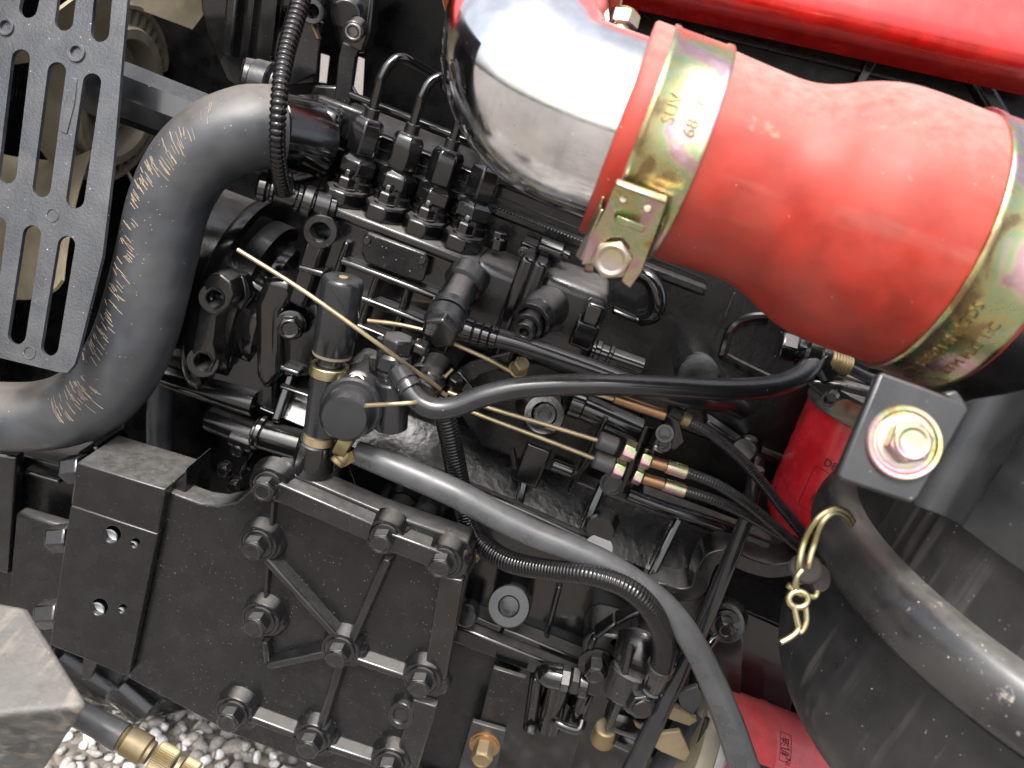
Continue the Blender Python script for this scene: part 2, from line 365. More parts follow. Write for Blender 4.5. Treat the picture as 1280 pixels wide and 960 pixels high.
def ico(sub):
    bm = bmesh.new(); bmesh.ops.create_icosphere(bm, subdivisions=sub, radius=1)
    v = [q.co.copy() for q in bm.verts]; f = [tuple(q.index for q in t.verts) for t in bm.faces]; bm.free(); return v, f
iv, jf = ico(2); m = MB(); rnd = random.Random(3)
for i in range(10500):
    x, y = rnd.uniform(-.85, .35), rnd.uniform(-.45, .75)
    r = .0056 * math.exp(rnd.gauss(0, .26)); ax = Vector((rnd.gauss(0, 1), rnd.gauss(0, 1), rnd.gauss(0, 1))).normalized()
    q = Matrix.Rotation(rnd.uniform(0, 6.28), 3, ax); sx, sy, sz = r * rnd.uniform(.9, 1.5), r * rnd.uniform(.8, 1.1), r * rnd.uniform(.55, .9)
    ph = rnd.uniform(0, 9); c = Vector((x, y, GZ + r * rnd.uniform(.1, 1.1)))
    vs = []
    for p in iv:
        d = 1 + .16 * math.sin(3.1 * p.x + ph) * math.cos(2.7 * p.y - ph) + .10 * math.sin(4.3 * p.z + 2 * ph)
        vs.append(c + q @ Vector((p.x * sx * d, p.y * sy * d, p.z * sz * d)))
    m.add(vs, jf)
g = m.build('gravel', sm, ang=80); g['kind'] = 'stuff'; g['label'] = 'pale grey and tan gravel stones on the ground below the engine'
# ================================================================== engine block and back walls
t = T('engine_block', 'black enamelled engine block with rough ribbed side casting behind pump and hoses', 'engine block', (700, 700, 40))
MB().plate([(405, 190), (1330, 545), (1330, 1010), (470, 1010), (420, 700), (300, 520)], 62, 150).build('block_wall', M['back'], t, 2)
MB().plate([(228, 175), (430, 190), (430, 760), (240, 720), (140, 600), (175, 400)], 96, 60).build('front_backing', M['back'], t, 2)  # dark sheet added behind the hose and case, closes the bright gaps
m = MB(); m.box((425, 150), (1010, 600), 46, 90); m.build('cylinder_head', M['rough'], t, 3)
m = MB(); m.box((425, 183), (880, 372), 36, 12); m.build('head_ledge', M['rough'], t, 2.5)
m = MB()
for i in range(46):
    f = i / 45; p = at(612 + (800 - 612) * f, 256 + (330 - 256) * f, 35); m.lathe(p, -EY, [(0, 0), (0, .0011), (.001, .0008), (.0012, 0)], 6)
m.build('gasket_bead', M['gloss'], t, kind='stuff')
MB().slab([at(434, 128, 84), at(900, 312, 84), at(885, 352, 44), at(420, 166, 44)], EY * .02).build('head_slope', M['rough'], t, 2)
MB().rib([(428, 150), (890, 334)], 7, 50, 8).build('head_bead', M['gloss'], t, 2)
m = MB(); m.rib([(438, 118), (880, 292)], 9, 46, 6); m.build('head_gasket', M['gloss'], t, 1)
# rough casting under the pump, leaning back so that it catches the sky
def cas(x, y, f): return None
U0_, U1_, L0_, L1_ = (340, 448, 44), (1040, 728, 44), (322, 512, 12), (1015, 800, 12)
m = MB(); m.slab([at(*U0_), at(*U1_), at(*L1_), at(*L0_)], EY * .03); m.build('side_casting', M['rough'], t, 2)
def onc(f, g):                        # point on the leaning casting, f along, g down
    a = at(*U0_).lerp(at(*U1_), f); b = at(*L0_).lerp(at(*L1_), f); return a.lerp(b, g)
nrm = (at(*U1_) - at(*U0_)).cross(at(*L0_) - at(*U0_)).normalized()
if nrm.y > 0: nrm = -nrm
m = MB()
for xa, ya, xb, yb in ((370, 455, 345, 530), (402, 470, 384, 545), (663, 570, 642, 650), (752, 606, 716, 690), (846, 650, 808, 728)):
    a = at(xa, ya, 30); b = at(xb, yb, 8)
    c = (a + b) / 2; d = (b - a) / 2; w_ = d.cross(nrm).normalized() * S(c) * 5.5
    m = MB().hexa(c + nrm * .002, d, w_, nrm * .006); m.build('casting_rib', M['gloss'], t, 2, 3)
m = MB(); m.tube([(540, 592, 6), (570, 604, 4), (660, 642, 4), (742, 680, 4)], [9, 9, 9, 10], 12, 4); m.cyl((750, 690, 20), (748, 686, -8), 17); m.build('lower_rail', M['semi'], t)
MB().plate([(420, 545), (560, 600), (760, 690), (870, 735), (1010, 800), (960, 1010), (470, 1010), (500, 760)], 22, 40).build('crankcase_side', M['semi'], t, 2)
m = MB()
rp_ = [(806, 738), (824, 737), (851, 744), (872, 738), (880, 716), (890, 700), (909, 696), (935, 707), (961, 714), (985, 712), (1005, 706)]
P_ = [at(x, y, -8) for x, y in rp_]; P_, _ = smooth(P_, [1] * len(P_), 6)
vs, fs = [], []
for i, p in enumerate(P_):
    d = (P_[min(i + 1, len(P_) - 1)] - P_[max(i - 1, 0)]).normalized(); n = d.cross(EY).normalized() * .0065
    vs += [p + n, p - n, p - n + EY * .03, p + n + EY * .03]
for i in range(len(P_) - 1):
    for k in range(4): fs.append((4 * i + k, 4 * i + (k + 1) % 4, 4 * i + 4 + (k + 1) % 4, 4 * i + 4 + k))
fs += [(0, 1, 2, 3), tuple(range(4 * len(P_) - 1, 4 * len(P_) - 5, -1))]
m.add(vs, fs)
m.build('timing_flange', M['dusty'], t, 1)
m = MB().ring((640, 752, 24), (636, 758, -8), 27, 12, hole=.8); m.build('threaded_port', M['matte'], t)
m = MB(); m.rib([(560, 745), (630, 775), (735, 818)], 15, 22, 16); m.build('sump_rail', M['semi'], t, 2)
for q in ([(700, 728), (682, 798)], [(632, 775), (628, 790)]): MB().rib(q, 9, 22, 7).build('casting_rib', M['gloss'], t, 1.5)
m = MB().cyl((757, 650, 20), (750, 663, -2), 17); m.build('boss', M['matte'], t)
m = MB().cyl((478, 640, 22), (470, 655, -2), 20); m.cyl((530, 650, 22), (522, 662, -6), 25); m.build('boss', M['matte'], t)
m = MB().cyl((500, 640, 18), (490, 652, -16), 24, ch=3); m.build('boss', M['matte'], t)
m = MB().cyl((575, 690, 22), (568, 700, -12), 24, ch=2); m.build('boss', M['dusty'], t)
m = MB().cyl((588, 762, 22), (582, 770, -6), 14, ch=2); m.build('boss', M['matte'], t)
bolt(t, (595, 695, 10), 6, M['brass'], flange=0)
# pipe stub, cross tube and small fittings on the front lower corner
m = MB(); m.tube([(180, 455, 20), (240, 480, 14), (320, 505, 10)], [16, 16, 17], 14, 4); m.build('lower_pipe', M['gloss'], t)
m = MB().cyl((318, 540, 8), (405, 565, 8), 19, 21, ch=2); m.cyl((322, 540, 8), (330, 543, 8), 23, ch=2); m.build('lower_pipe', M['gloss'], t)
m = MB().cyl((262, 522, 22), (322, 545, 18), 17, ch=2); m.cyl((290, 545, 12), (318, 556, 10), 12, ch=2); m.build('lower_pipe', M['semi'], t)
m = MB().cyl((402, 545, -8), (400, 612, -8), 26, 32, ch=2); m.build('pipe_stub', M['gloss'], t)
for q in ((283, 585), (300, 560), (296, 605)):
    bolt(t, (*q, 10), 9, M['gloss'], flange=1.2)
MB().plate([(322, 545), (345, 552), (330, 640), (300, 640), (298, 590)], 18, 20).build('front_lug', M['gloss'], t, 3)
# ---- oil sump below
t = T('oil_sump', 'smooth black oil sump with vertical seams below the block', 'oil sump', (640, 940, 10))
MB().plate([(545, 792), (640, 826), (600, 1010), (485, 1010)], 8, 60).build('sump_panel', M['plate'], t, 3)
MB().plate([(646, 829), (742, 868), (700, 1010), (606, 1010)], 14, 60).build('sump_panel', M['semi'], t, 3)
MB().plate([(700, 850), (930, 935), (900, 1030), (660, 1030)], 24, 60).build('sump_panel', M['plate'], t, 3)
MB().rib([(560, 780), (738, 850)], 34, 8, 10).build('sump_flange', M['semi'], t, 2)
MB().rib([(505, 968), (620, 1010)], 14, 0, 14).build('sump_lip', M['gloss'], t, 3)
for a, b, r in (((672, 842, 2), (662, 912, 2), 9), ((700, 850, 0), (685, 912, 0), 15), ((735, 860, 0), (715, 905, 2), 11)):
    MB().cyl(a, b, r, ch=3).build('drain_post', M['gloss'], t)
m = MB().tube([(690, 896, -6), (700, 905, -12), (722, 912, -12), (728, 900, -6)], 6, 10, 6); m.build('drain_loop', M['gloss'], t)
m = MB().cyl((664, 905, -4), (662, 916, -8), 8, ch=2); m.build('drain_plug', M['gloss'], t)
# ---- rear bell housing with pocket
t = T('bell_housing', 'black speckled bell housing with a rounded pocket behind the red hose', 'housing', (920, 470, 50))
MB().plate([(800, 320), (1330, 520), (1330, 1010), (960, 1010), (1010, 800), (800, 730)], 48, 14).build('housing_face', M['back'], t, 2)
m = MB(); m.tube([at(*q, 46) for q in ((975, 480), (910, 448), (905, 438), (915, 410), (935, 398), (960, 396))], 6, 8, 8); m.build('pocket_rim', M['semi'], t)
MB().rib([(918, 365), (872, 470)], 3, 48, 3).build('seam', M['gloss'], t, .5)
MB().rib([(960, 560), (870, 770)], 4, 48, 3).build('seam', M['gloss'], t, .5)
m = MB().cyl((870, 465, 46), (872, 470, 10), 26, ch=3); m.build('boss', M['matte'], t)
m = MB().tube([(790, 340, 20), (812, 348, 14), (822, 372, 12), (818, 392, 14), (800, 398, 20)], 11, 10, 6); m.build('lifting_eye', M['gloss'], t)
MB().rib([(765, 385), (800, 400), (818, 392)], 9, 20, 8).build('lifting_eye_plate', M['gloss'], t, 2)
MB().rib([(880, 520), (935, 558), (955, 565)], 12, 40, 14).build('lever', M['matte'], t, 2)
m = MB().cyl((935, 558, 42), (930, 562, 10), 15, ch=2); m.cyl((945, 575, 20), (940, 590, 10), 11, ch=2); m.build('lever_pivot', M['matte'], t)
MB().tube([(950, 562, 26), (990, 578, 30)], 5, 8, 4).build('lever_rod', M['semi'], t)
m = MB(); m.plate([(880, 775), (905, 757), (925, 768), (930, 800), (918, 1000), (830, 1000), (850, 900)], 8, 20); m.build('support_plate', M['semi'], t, 2)
m = MB().cyl((910, 772, 8), (906, 778, -12), 25, ch=2); m.build('boss', M['matte'], t); bolt(t, (906, 779, -12), 13, M['semi'], flange=1.5)
MB().rib([(925, 815), (985, 832)], 7, 40, 5).build('seam', M['gloss'], t, 1)
for i in range(40):
    pass
# ---- dark rear cover above the head
t = T('rear_cover', 'tall matte black cover panel behind the injector pipes and chrome elbow', 'cover panel', (700, 80, 120))
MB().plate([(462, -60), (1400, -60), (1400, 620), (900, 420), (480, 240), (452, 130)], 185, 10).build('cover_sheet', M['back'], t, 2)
MB().rib([(1120, 20), (1065, 118)], 16, 185, 6).build('seam_strip', M['semi'], t, 1)
MB().rib([(1195, 60), (1275, 190)], 26, 185, 10).build('seam_strip', M['plate'], t, 3)
MB().rib([(880, 40), (1160, 110)], 8, 185, 4).build('seam_strip', M['plate'], t, 1)
# ---- front mounting plates with gaps (upper left)
t = T('front_shroud', 'dark shroud plate with slot opening beside the cream fan', 'shroud', (320, 50, 150))
MB().plate([(247, -60), (390, -60), (404, -8), (398, 40), (394, 104), (300, 112), (282, 100), (262, 52), (251, 10)], 150, 12,
           [[(352, 10), (362, 10), (352, 70), (346, 84), (340, 84)]]).build('shroud_plate', M['semi'], t, 2)
MB().rib([(324, -20), (314, 70)], 3, 150, 8).build('edge_flange', M['matte'], t, .5)
MB().rib([(352, -20), (342, 76)], 3, 150, 8).build('edge_flange', M['matte'], t, .5)
MB().rib([(300, -30), (290, 70)], 20, 150, 12).build('ribbed_pad', M['matte'], t, 2)
t = T('dark_backing', 'large black backing sheet added far behind the fan with two small openings', 'shroud', (300, 200, 262))
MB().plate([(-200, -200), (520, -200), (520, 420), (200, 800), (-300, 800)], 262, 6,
           [[(399, 66), (412, 70), (408, 104), (395, 102)], [(446, 70), (457, 74), (457, 132), (440, 110)]]).build('backing_sheet', M['back'], t)  # black board added to keep the gaps behind the fan dark
t = T('alternator_bracket', 'black sheet bracket with folded edge behind corrugated conduit', 'bracket', (390, 60, 90))
MB().plate([(380, -30), (398, 18), (399, 52), (396, 92), (352, 112), (358, 50), (370, -30)], 90, 4).build('bracket_plate', M['semi'], t, 1)
MB().rib([(385, 15), (400, 50)], 5, 88, 5).build('folded_edge', M['copper'], t, .8)
MB().plate([(392, 106), (425, 108), (425, 150), (380, 140)], 80, 20).build('bracket_foot', M['semi'], t, 2)
m = MB().ring((394, 18, 96), (390, 14, 72), 15, 8); m.build('bush', M['gloss'], t)
t = T('stay_bar', 'black flat stay bar with round bush bolt at its top', 'stay bar', (420, 180, 50))
MB().plate([(428, 52), (448, 62), (444, 74), (437, 130), (420, 200), (412, 228), (390, 226), (418, 118), (423, 70)], 56, 6).build('bar', M['plate'], t, 1)
MB().plate([(410, -30), (470, -30), (462, 40), (455, 66), (423, 62), (412, 20)], 118, 20).build('upper_mount', M['semi'], t, 3)
m = MB().ring((447, 34, 60), (441, 40, 38), 13, 6, hole=.7); m.build('bush', M['steel'] if False else M['matte'], t)
m = MB().ring((443, 38, 40), (441, 40, 36), 10, 8); m.build('bush_ring', M['steel'], t)
MB().tube([(437, 103, 60), (446, 118, 60), (458, 133, 60)], 2.5, 8, 4).build('thin_wire', M['semi'], t)
m = MB().cyl((438, 12, 90), (432, 18, 60), 17, ch=2); m.build('bush', M['semi'], t)
# ---- thermostat housing where the big hose ends
t = T('thermostat_housing', 'glossy black thermostat housing at upper end of the big rubber hose', 'housing', (385, 180, 20))
MB().plate([(352, 122), (372, 118), (428, 142), (405, 225), (345, 235)], 8, 60).build('housing_body', M['gloss'], t, 8, 3)
MB().rib([(366, 128), (395, 165)], 7, 8, 4).build('web', M['gloss'], t, 1.5)
m = MB().cyl((396, 174, 24), (330, 159, -18), 46, 46, ch=5); m.build('outlet_neck', M['gloss'], t)
MB().plate([(395, 118), (455, 140), (440, 178), (425, 175), (408, 240), (395, 240), (405, 200)], 30, 10).build('flange', M['rough'], t, 2)
m = MB().cyl((300, 95, 30), (345, 110, 40), 24, 28, ch=3); m.cyl((318, 102, 30), (340, 108, 30), 28, ch=2); m.build('bypass_stub', M['matte'], t)
bolt(t, (330, 140, 20), 5, M['steel'], flange=0)
# ---- pump drive case
t = T('drive_case', 'round black gear drive case left of the injection pump with ribbed flange arcs', 'gear case', (330, 350, 20))
c0 = at(372, 400, 70)
k = S(c0)
ax = EX
m = MB().lathe(c0 - EX * .115, EX, [(0, 0), (0, .078), (.012, .084), (.06, .084), (.06, .076), (.088, .074), (.09, .07), (.09, 0)], 48); m.build('drum', M['matte'], t)
m = MB().lathe(c0 - EX * .056, EX, [(0, 0), (0, .090), (.004, .092), (.011, .092), (.014, .089), (.014, 0)], 48); m.build('drum_flange', M['semi'], t)
m = MB().lathe(c0 - EX * .03, EX, [(0, 0), (0, .062), (.004, .064), (.018, .064), (.03, .052), (.045, .05), (.045, 0)], 40); m.build('neck', M['gloss'], t)
MB().plate([(255, 330), (310, 345), (330, 360), (345, 470), (345, 520), (300, 500), (235, 470)], 12, 60).build('case_web', M['semi'], t, 4)
MB().plate([(316, 378), (330, 345), (362, 350), (366, 372), (352, 392), (352, 468), (330, 492), (318, 470)], 2, 40).build('case_lug', M['gloss'], t, 10, 5)
MB().plate([(352, 380), (398, 372), (402, 430), (398, 470), (352, 472)], 14, 30).build('case_lug', M['gloss'], t, 3)
bolt(t, (364, 406, 6), 15, M['gloss'], axis=Vector((.25, -1, .1)), flange=1.25, h=.7)
MB().box((365, 368), (384, 390), 4, 20).build('nut_cap', M['gloss'], t, 4)
MB().rib([(354, 455), (380, 464)], 10, 14, 10).build('case_rib', M['gloss'], t, 2)
MB().rib([(352, 480), (400, 497)], 6, 14, 6).build('case_rib', M['gloss'], t, 2)
MB().rib([(300, 380), (292, 455)], 8, 12, 8).build('case_rib', M['gloss'], t, 2)
# ---- two-boss lug bracket
t = T('lug_bracket', 'dusty black cast lug bracket with two threaded bosses beside the big hose', 'bracket', (275, 410, -10))
MB().plate([(254, 352), (262, 343), (275, 342), (288, 352), (292, 368), (286, 384), (270, 396), (266, 430), (270, 448), (262, 466), (245, 470), (234, 462)], -23, 20, [circ(268, 373, 11), circ(253, 452, 11)]).build('bracket_face', M['matte'], t, 2, 3)
for (x, y) in ((268, 373), (253, 452)):
    m = MB().ring((x + 14, y - 12, 22), (x, y, -22), 20, 10, hole=.75); m.build('threaded_boss', M['matte'], t)
MB().plate([(255, 330), (305, 345), (312, 372), (300, 390), (250, 350)], -2, 14).build('upper_web', M['semi'], t, 3)
# ================================================================== injection pump
t = T('injection_pump', 'black inline injection pump body with four delivery fittings in a row', 'injection pump', (480, 400, 20))
m = MB().box((390, 258), (557, 445), 0, 70); m.build('pump_body', M['semi'], t, 2.5)
m = MB().box((386, 246), (596, 341), -8, 84); m.build('top_flange', M['dusty'], t, 2.5, 3)
FZ = at(386, 246, -8).z
MB().rib([(400, 300), (374, 378)], 34, 0, 10).build('end_pillar', M['semi'], t, 3)
for q in ([(430, 322), (560, 372)], [(412, 340), (378, 330)], [(412, 352), (545, 404)], [(405, 384), (535, 438)]):
    MB().rib(q, 12, 0, 12).build('side_rib', M['gloss'], t, 2.4, 3)
for q in ([(438, 300), (405, 398)], [(478, 336), (448, 420)], [(516, 350), (488, 436)], [(556, 360), (524, 450)]):
    MB().rib(q, 12, 0, 9).build('side_rib', M['semi'], t, 2.2, 3)
MB().plate([(459, 290), (532, 317), (535, 326), (529, 352), (524, 353), (456, 328), (452, 318), (454, 296)], -14, 5).build('cover_plate', M['plate'], t, 1.5)
for q in ((459, 300), (528, 325)): MB().cyl((*q, -13), (q[0] - 1, q[1] + 1, -16.5), 5, ch=1).build('rivet', M['gloss'], t)
m = MB().ring((408, 280, 24), (400, 290, -20), 21, 12, hole=.7); m.build('end_eye', M['matte'], t)
# delivery fittings
XS = [(439, 236), (488, 254), (537, 270), (585, 287)]
fits = []
for i, (x, y) in enumerate(XS):
    p = at(x, y, 24); kk = S(p)
    b = Vector((p.x, .024, FZ))
    loz = []
    for a, r_ in ((0, 1.0), (38, 1.0), (62, 1.0), (118, 1.0), (142, 1.0), (180, 1.0)):
        pass
    wx, y0, y1 = kk * 25, -.0068, .058
    out = [(-wx * .55, y0), (wx * .35, y0), (wx * .95, y0 + .014), (wx, .034), (wx * .5, y1), (-wx * .35, y1), (-wx, .034), (-wx, y0 + .014)]
    h0 = kk * 19
    fl = MB().prism([Vector((b.x + a, q, b.z)) for a, q in out], EZ * h0).build('delivery_flange', M['semi'], t, 1.6, 2)
    b = b + EZ * h0
    m = MB().lathe(b, EZ, [(0, 0), (0, kk * 23), (kk * 9, kk * 23), (kk * 11, kk * 20), (kk * 17, kk * 20), (kk * 17, 0)], 26); m.build('collar', M['semi'], fl)
    b2 = b + EZ * kk * 17
    m = MB().lathe(b2, EZ, [(0, 0), (0, kk * 22), (kk * 2, kk * 24.5), (kk * 17, kk * 24.5), (kk * 20, kk * 21), (kk * 24, kk * 16), (kk * 24, 0)], 6, .35 + i * .25); m.build('holder_nut', M['semi'], fl, 1)
    b3 = b2 + EZ * kk * 25
    m = MB().lathe(b3, EZ, [(0, 0), (0, kk * 18.5), (kk * 3, kk * 20.5), (kk * 36, kk * 20.5), (kk * 41, kk * 18), (kk * 44, kk * 13), (kk * 44, 0)], 6, .1 + i * .3); m.build('union_nut', M['semi'], fl, 1)
    b4 = b3 + EZ * kk * 44
    m = MB().lathe(b4, EZ, [(0, 0), (0, kk * 9.5), (kk * 11, kk * 9), (kk * 12, kk * 8), (kk * 12, 0)], 18); m.build('sleeve', M['semi'], fl)
    fits.append(b4 + EZ * kk * 8)
    s0 = Vector((p.x - kk * 1, .008, FZ + h0)); k2 = S(s0)
    m = MB().lathe(s0, EZ, [(0, 0), (0, k2 * 14), (k2 * 2.5, k2 * 13.5), (k2 * 2.5, 0)], 20); m.build('stud_washer', M['matte'], fl)
    m = MB().lathe(s0 + EZ * k2 * 2.5, EZ, [(0, 0), (0, k2 * 11), (k2 * 11, k2 * 11), (k2 * 13, k2 * 9), (k2 * 13, k2 * 5), (k2 * 20, k2 * 5), (k2 * 22, k2 * 3.5), (k2 * 22, 0)], 6, .5 + i); m.build('stud_nut', M['gloss'], fl)
# fuel pipes
PL = ['first', 'second', 'third', 'fourth']
ends = [[(461, 120, 30), (463, 108, 34), (472, 92, 42), (488, 83, 50), (510, 84, 60), (550, 97, 72), (610, 118, 90), (690, 150, 100)],
        [(512, 150, 30), (515, 138, 34), (522, 122, 44), (534, 113, 54), (560, 112, 66), (610, 128, 84), (690, 160, 95)],
        [(560, 172, 30), (564, 160, 36), (572, 145, 48), (590, 140, 64), (640, 152, 80), (700, 172, 90)],
        [(606, 192, 30), (610, 180, 36), (618, 168, 48), (640, 165, 64), (700, 182, 80)]]
lb = ['black fuel pipe bent over from the leftmost delivery fitting', 'shorter black fuel pipe rising from second delivery fitting', 'fuel pipe of third fitting going up behind chrome elbow', 'fuel pipe stub of fourth fitting hidden under the chrome elbow']
for i in range(4):
    f0 = fits[i]; hz = (.026, .024, .020, .012)[i]
    P_ = [f0 - EZ * .004, f0 + EZ * .006, f0 + EZ * hz * .6, f0 + EZ * hz, f0 + EZ * (hz + .011) + EX * .003 + EY * .004, f0 + EZ * (hz + .016) + EX * .010 + EY * .012] + [at(*q) for q in ends[i][-3:]]
    tag(MB().tube(P_, .0037, 12, 8, world=True).build('fuel_pipe', M['gloss']), lb[i], 'fuel pipe', 'fuel pipes from the pump to the injectors')
# governor end of the pump
t = T('pump_governor', 'dusty black governor housing joined by a flange to the right end of the pump', 'governor', (680, 390, 20))
MB().box((592, 320), (628, 452), -6, 78).build('front_section', M['dusty'], t, 9, 4)
MB().box((652, 318), (620, 462), -12, 90).build('joint_flange', M['semi'], t, 4, 3)
MB().box((668, 324), (634, 470), -14, 92).build('joint_flange', M['matte'], t, 4, 3)
MB().box((676, 334), (722, 480), -6, 84).build('rear_section', M['dusty'], t, 11, 4)
m = MB().cyl((620, 312, 20), (624, 296, 20), 12, ch=2); hexn(m, (623, 303, 20), (626, 290, 20), 9); m.build('filler_plug', M['gloss'], t)
m = MB(); m.box((652, 300), (700, 328), 20, 26); m.build('sensor_block', M['semi'], t, 2)
m = MB(); m.cyl((672, 306, 12), (704, 318, 12), 13, ch=3); m.cyl((700, 316, 12), (712, 322, 12), 8, ch=2); m.build('sensor_barrel', M['gloss'], t)
for q in ((655, 316), (672, 322)): bolt(t, (*q, 14), 6, M['gloss'], flange=1.3)
m = MB().cyl((690, 378, 10), (668, 398, -36), 29, 26, ch=3); m.build('spring_boss', M['dusty'], t)
for a, b, ro, ri in (((672, 394, -30), (664, 402, -40), 25, 19), ((666, 400, -34), (659, 410, -46), 19, 13), ((662, 405, -40), (655, 416, -52), 13, 6)):
    MB().ring(a, b, ro, ri).build('boss_ring', M['matte'], t)
MB().box((722, 398), (738, 442), -22, 30).build('connector', M['semi'], t, 2.5)
MB().box((735, 376), (746, 412), -26, 18).build('connector_clip', M['gloss'], t, 2.5)
m = MB().cyl((738, 437, -8), (804, 460, -8), 12, ch=1.5); m.cyl((742, 438, -8), (750, 441, -8), 14.5, ch=1.5); m.cyl((758, 443, -8), (764, 446, -8), 13.5, ch=1.5); m.build('shut_off_solenoid', M['semi'], t)
m = MB().cyl((672, 512, -4), (678, 496, -10), 30, 27, ch=3); m.build('lower_boss', M['matte'], t)
MB().ring((678, 525, -6), (680, 518, -30), 26, 15, hole=.4).build('lever_hub', M['matte'], t)
MB().ring((680, 520, -28), (681, 518, -36), 14, 8, hole=.6).build('hub_nut', M['steel'] if False else M['dusty'], t)
MB().plate([(560, 470), (640, 448), (690, 452), (735, 480), (760, 560), (720, 605), (600, 560), (575, 520)], 6, 50).build('lower_housing', M['plate'], t, 4)
m = MB().cyl((722, 505, -4), (800, 540, -4), 17, ch=2); m.cyl((712, 500, -4), (730, 507, -4), 20, ch=2); m.build('link_barrel', M['semi'], t)
MB().rib([(758, 520), (712, 612)], 7, -14, 8).build('link_plate', M['plate'], t, 1)
m = MB().cyl((690, 580, 0), (716, 590, 0), 8, ch=1); m.build('pin', M['gloss'], t)
MB().box((690, 565), (640, 600), 0, 20).build('bracket_foot', M['semi'], t, 2)
# speed lever
t = T('control_lever', 'flat black control lever with wire anchor and clamp screw below the banjo joint', 'lever', (600, 480, -20))
MB().plate([(573, 462), (588, 452), (640, 440), (634, 458), (600, 468), (592, 476), (582, 480)], -30, 5).build('lever_arm', M['plate'], t, 1)
MB().plate([(562, 470), (574, 463), (598, 492), (590, 502), (566, 498)], -34, 8).build('lever_end', M['semi'], t, 1.5)
m = MB().cyl((573, 478, -36), (566, 482, -40), 10); hexn(m, (563, 494, -38), (571, 472, -42), 10); m.build('anchor_bolt', M['gloss'], t)
m = MB(); m.tube([(566, 461, -42), (556, 472, -44), (552, 484, -46), (547, 494, -46)], 2.2, 8, 6); m.tube([(548, 480, -46), (552, 490, -48), (558, 494, -46)], 3.2, 8, 6); m.tube([(547, 494, -46), (540, 489, -46)], 2.2, 8, 4)
m.build('anchor_wire', M['gold'], t)
b = bolt(t, (647, 462, -30), 11, M['brass'], axis=Vector((.15, -.7, .8)), flange=1.1, h=.9, name='clamp_screw')
MB().rib([(642, 470), (634, 490)], 8, -26, 4).build('screw_tab', M['plate'], t, 1)
# ================================================================== fan, radiator, guard (left)
fc = at(150, 122, 185); fk = S(fc)
t = T('cooling_fan', 'cream plastic cooling fan with ribbed hub ring behind slotted guard', 'fan', fc)
RO = 112 * fk
hub = MB().lathe(fc - EX * .030, EX, [(0, RO * .6), (.0, RO * .98), (.004, RO), (.028, RO), (.030, RO * .99), (.030, RO * .95), (.028, RO * .94), (.012, RO * .93), (.012, RO * .79), (.032, RO * .78), (.035, RO * .76), (.035, RO * .66), (.033, RO * .64), (.01, RO * .62), (0, RO * .6)], 56).build('hub_ring', M['olive'], t)
base = None
for i in range(36):
    a = 2 * math.pi * i / 36; r_ = EY * math.cos(a) + EZ * math.sin(a); tg = EX.cross(r_)
    if base is None:
        m = MB().hexa(fc - EX * .011 + r_ * RO * .86, EX * .008, r_ * RO * .085, tg * .0022); base = m.build('hub_rib', M['olive'], hub)
        base.rotation_euler = (0, 0, 0); bm0 = base
        ba = a
    else:
        o = bm0.copy(); COL.objects.link(o); o.parent = hub
        o.rotation_euler = (a, 0, 0); p = fc - EX * .011 + r_ * RO * .86; o.location = p - wloc(hub)
MB().lathe(fc - EX * .05, EX, [(0, 0), (0, RO * .66), (.03, RO * .66), (.034, RO * .6), (.034, RO * .35), (.05, RO * .33), (.05, 0)], 40).build('hub_disc', M['olive'], t)
NB = 5
for i in range(NB):
    a = R(85) + 2 * math.pi * i / NB
    r_ = EY * math.cos(a) + EZ * math.sin(a); tg = EX.cross(r_); vs = []; nu, nv = 9, 7
    for s in (0, 1):
        for u in range(nu):
            f = u / (nu - 1); rad = RO * .96 + f * .115; tw = R(58) - f * R(16); ch = .080 + .024 * f
            for v in range(nv):
                g = v / (nv - 1) * 2 - 1
                camb = .012 * (1 - g * g)
                d = -tg * math.cos(tw) + EX * math.sin(tw); nn = tg * math.sin(tw) + EX * math.cos(tw)
                sweep = tg * (.05 * f * f)
                vs.append(fc - EX * (.036 - .03 * f) + r_ * rad + sweep + d * (g * ch) + nn * (camb + (.0025 if s else 0)))
    fs = []; n_ = nu * nv
    for u in range(nu - 1):
        for v in range(nv - 1):
            q = u * nv + v; fs += [(q, q + 1, q + nv + 1, q + nv), (n_ + q + nv, n_ + q + nv + 1, n_ + q + 1, n_ + q)]
    for u in range(nu - 1):
        for v in (0, nv - 1):
            q = u * nv + v; fs.append((q, q + nv, n_ + q + nv, n_ + q))
    for v in range(nv - 1):
        for u in (0, nu - 1):
            q = u * nv + v; fs.append((q, q + 1, n_ + q + 1, n_ + q))
    MB().add(vs, fs).build('blade', M['cream'], t, ang=50)
rx = fc.x - .13
t = T('radiator', 'dark radiator core with thin upright fins behind the cream fan', 'radiator', (rx, .1, -.2))
m = MB().hexa(Vector((rx - .03, .12, .0)), EX * .03, EY * .30, EZ * .36); m.build('core', M['dark'], t)
m = MB()
for i in range(110):
    y = -.17 + i * .0053; m.hexa(Vector((rx + .004, y, 0)), EX * .004, EY * .0011, EZ * .35)
m.build('fins', M['matte'], t, kind='stuff')
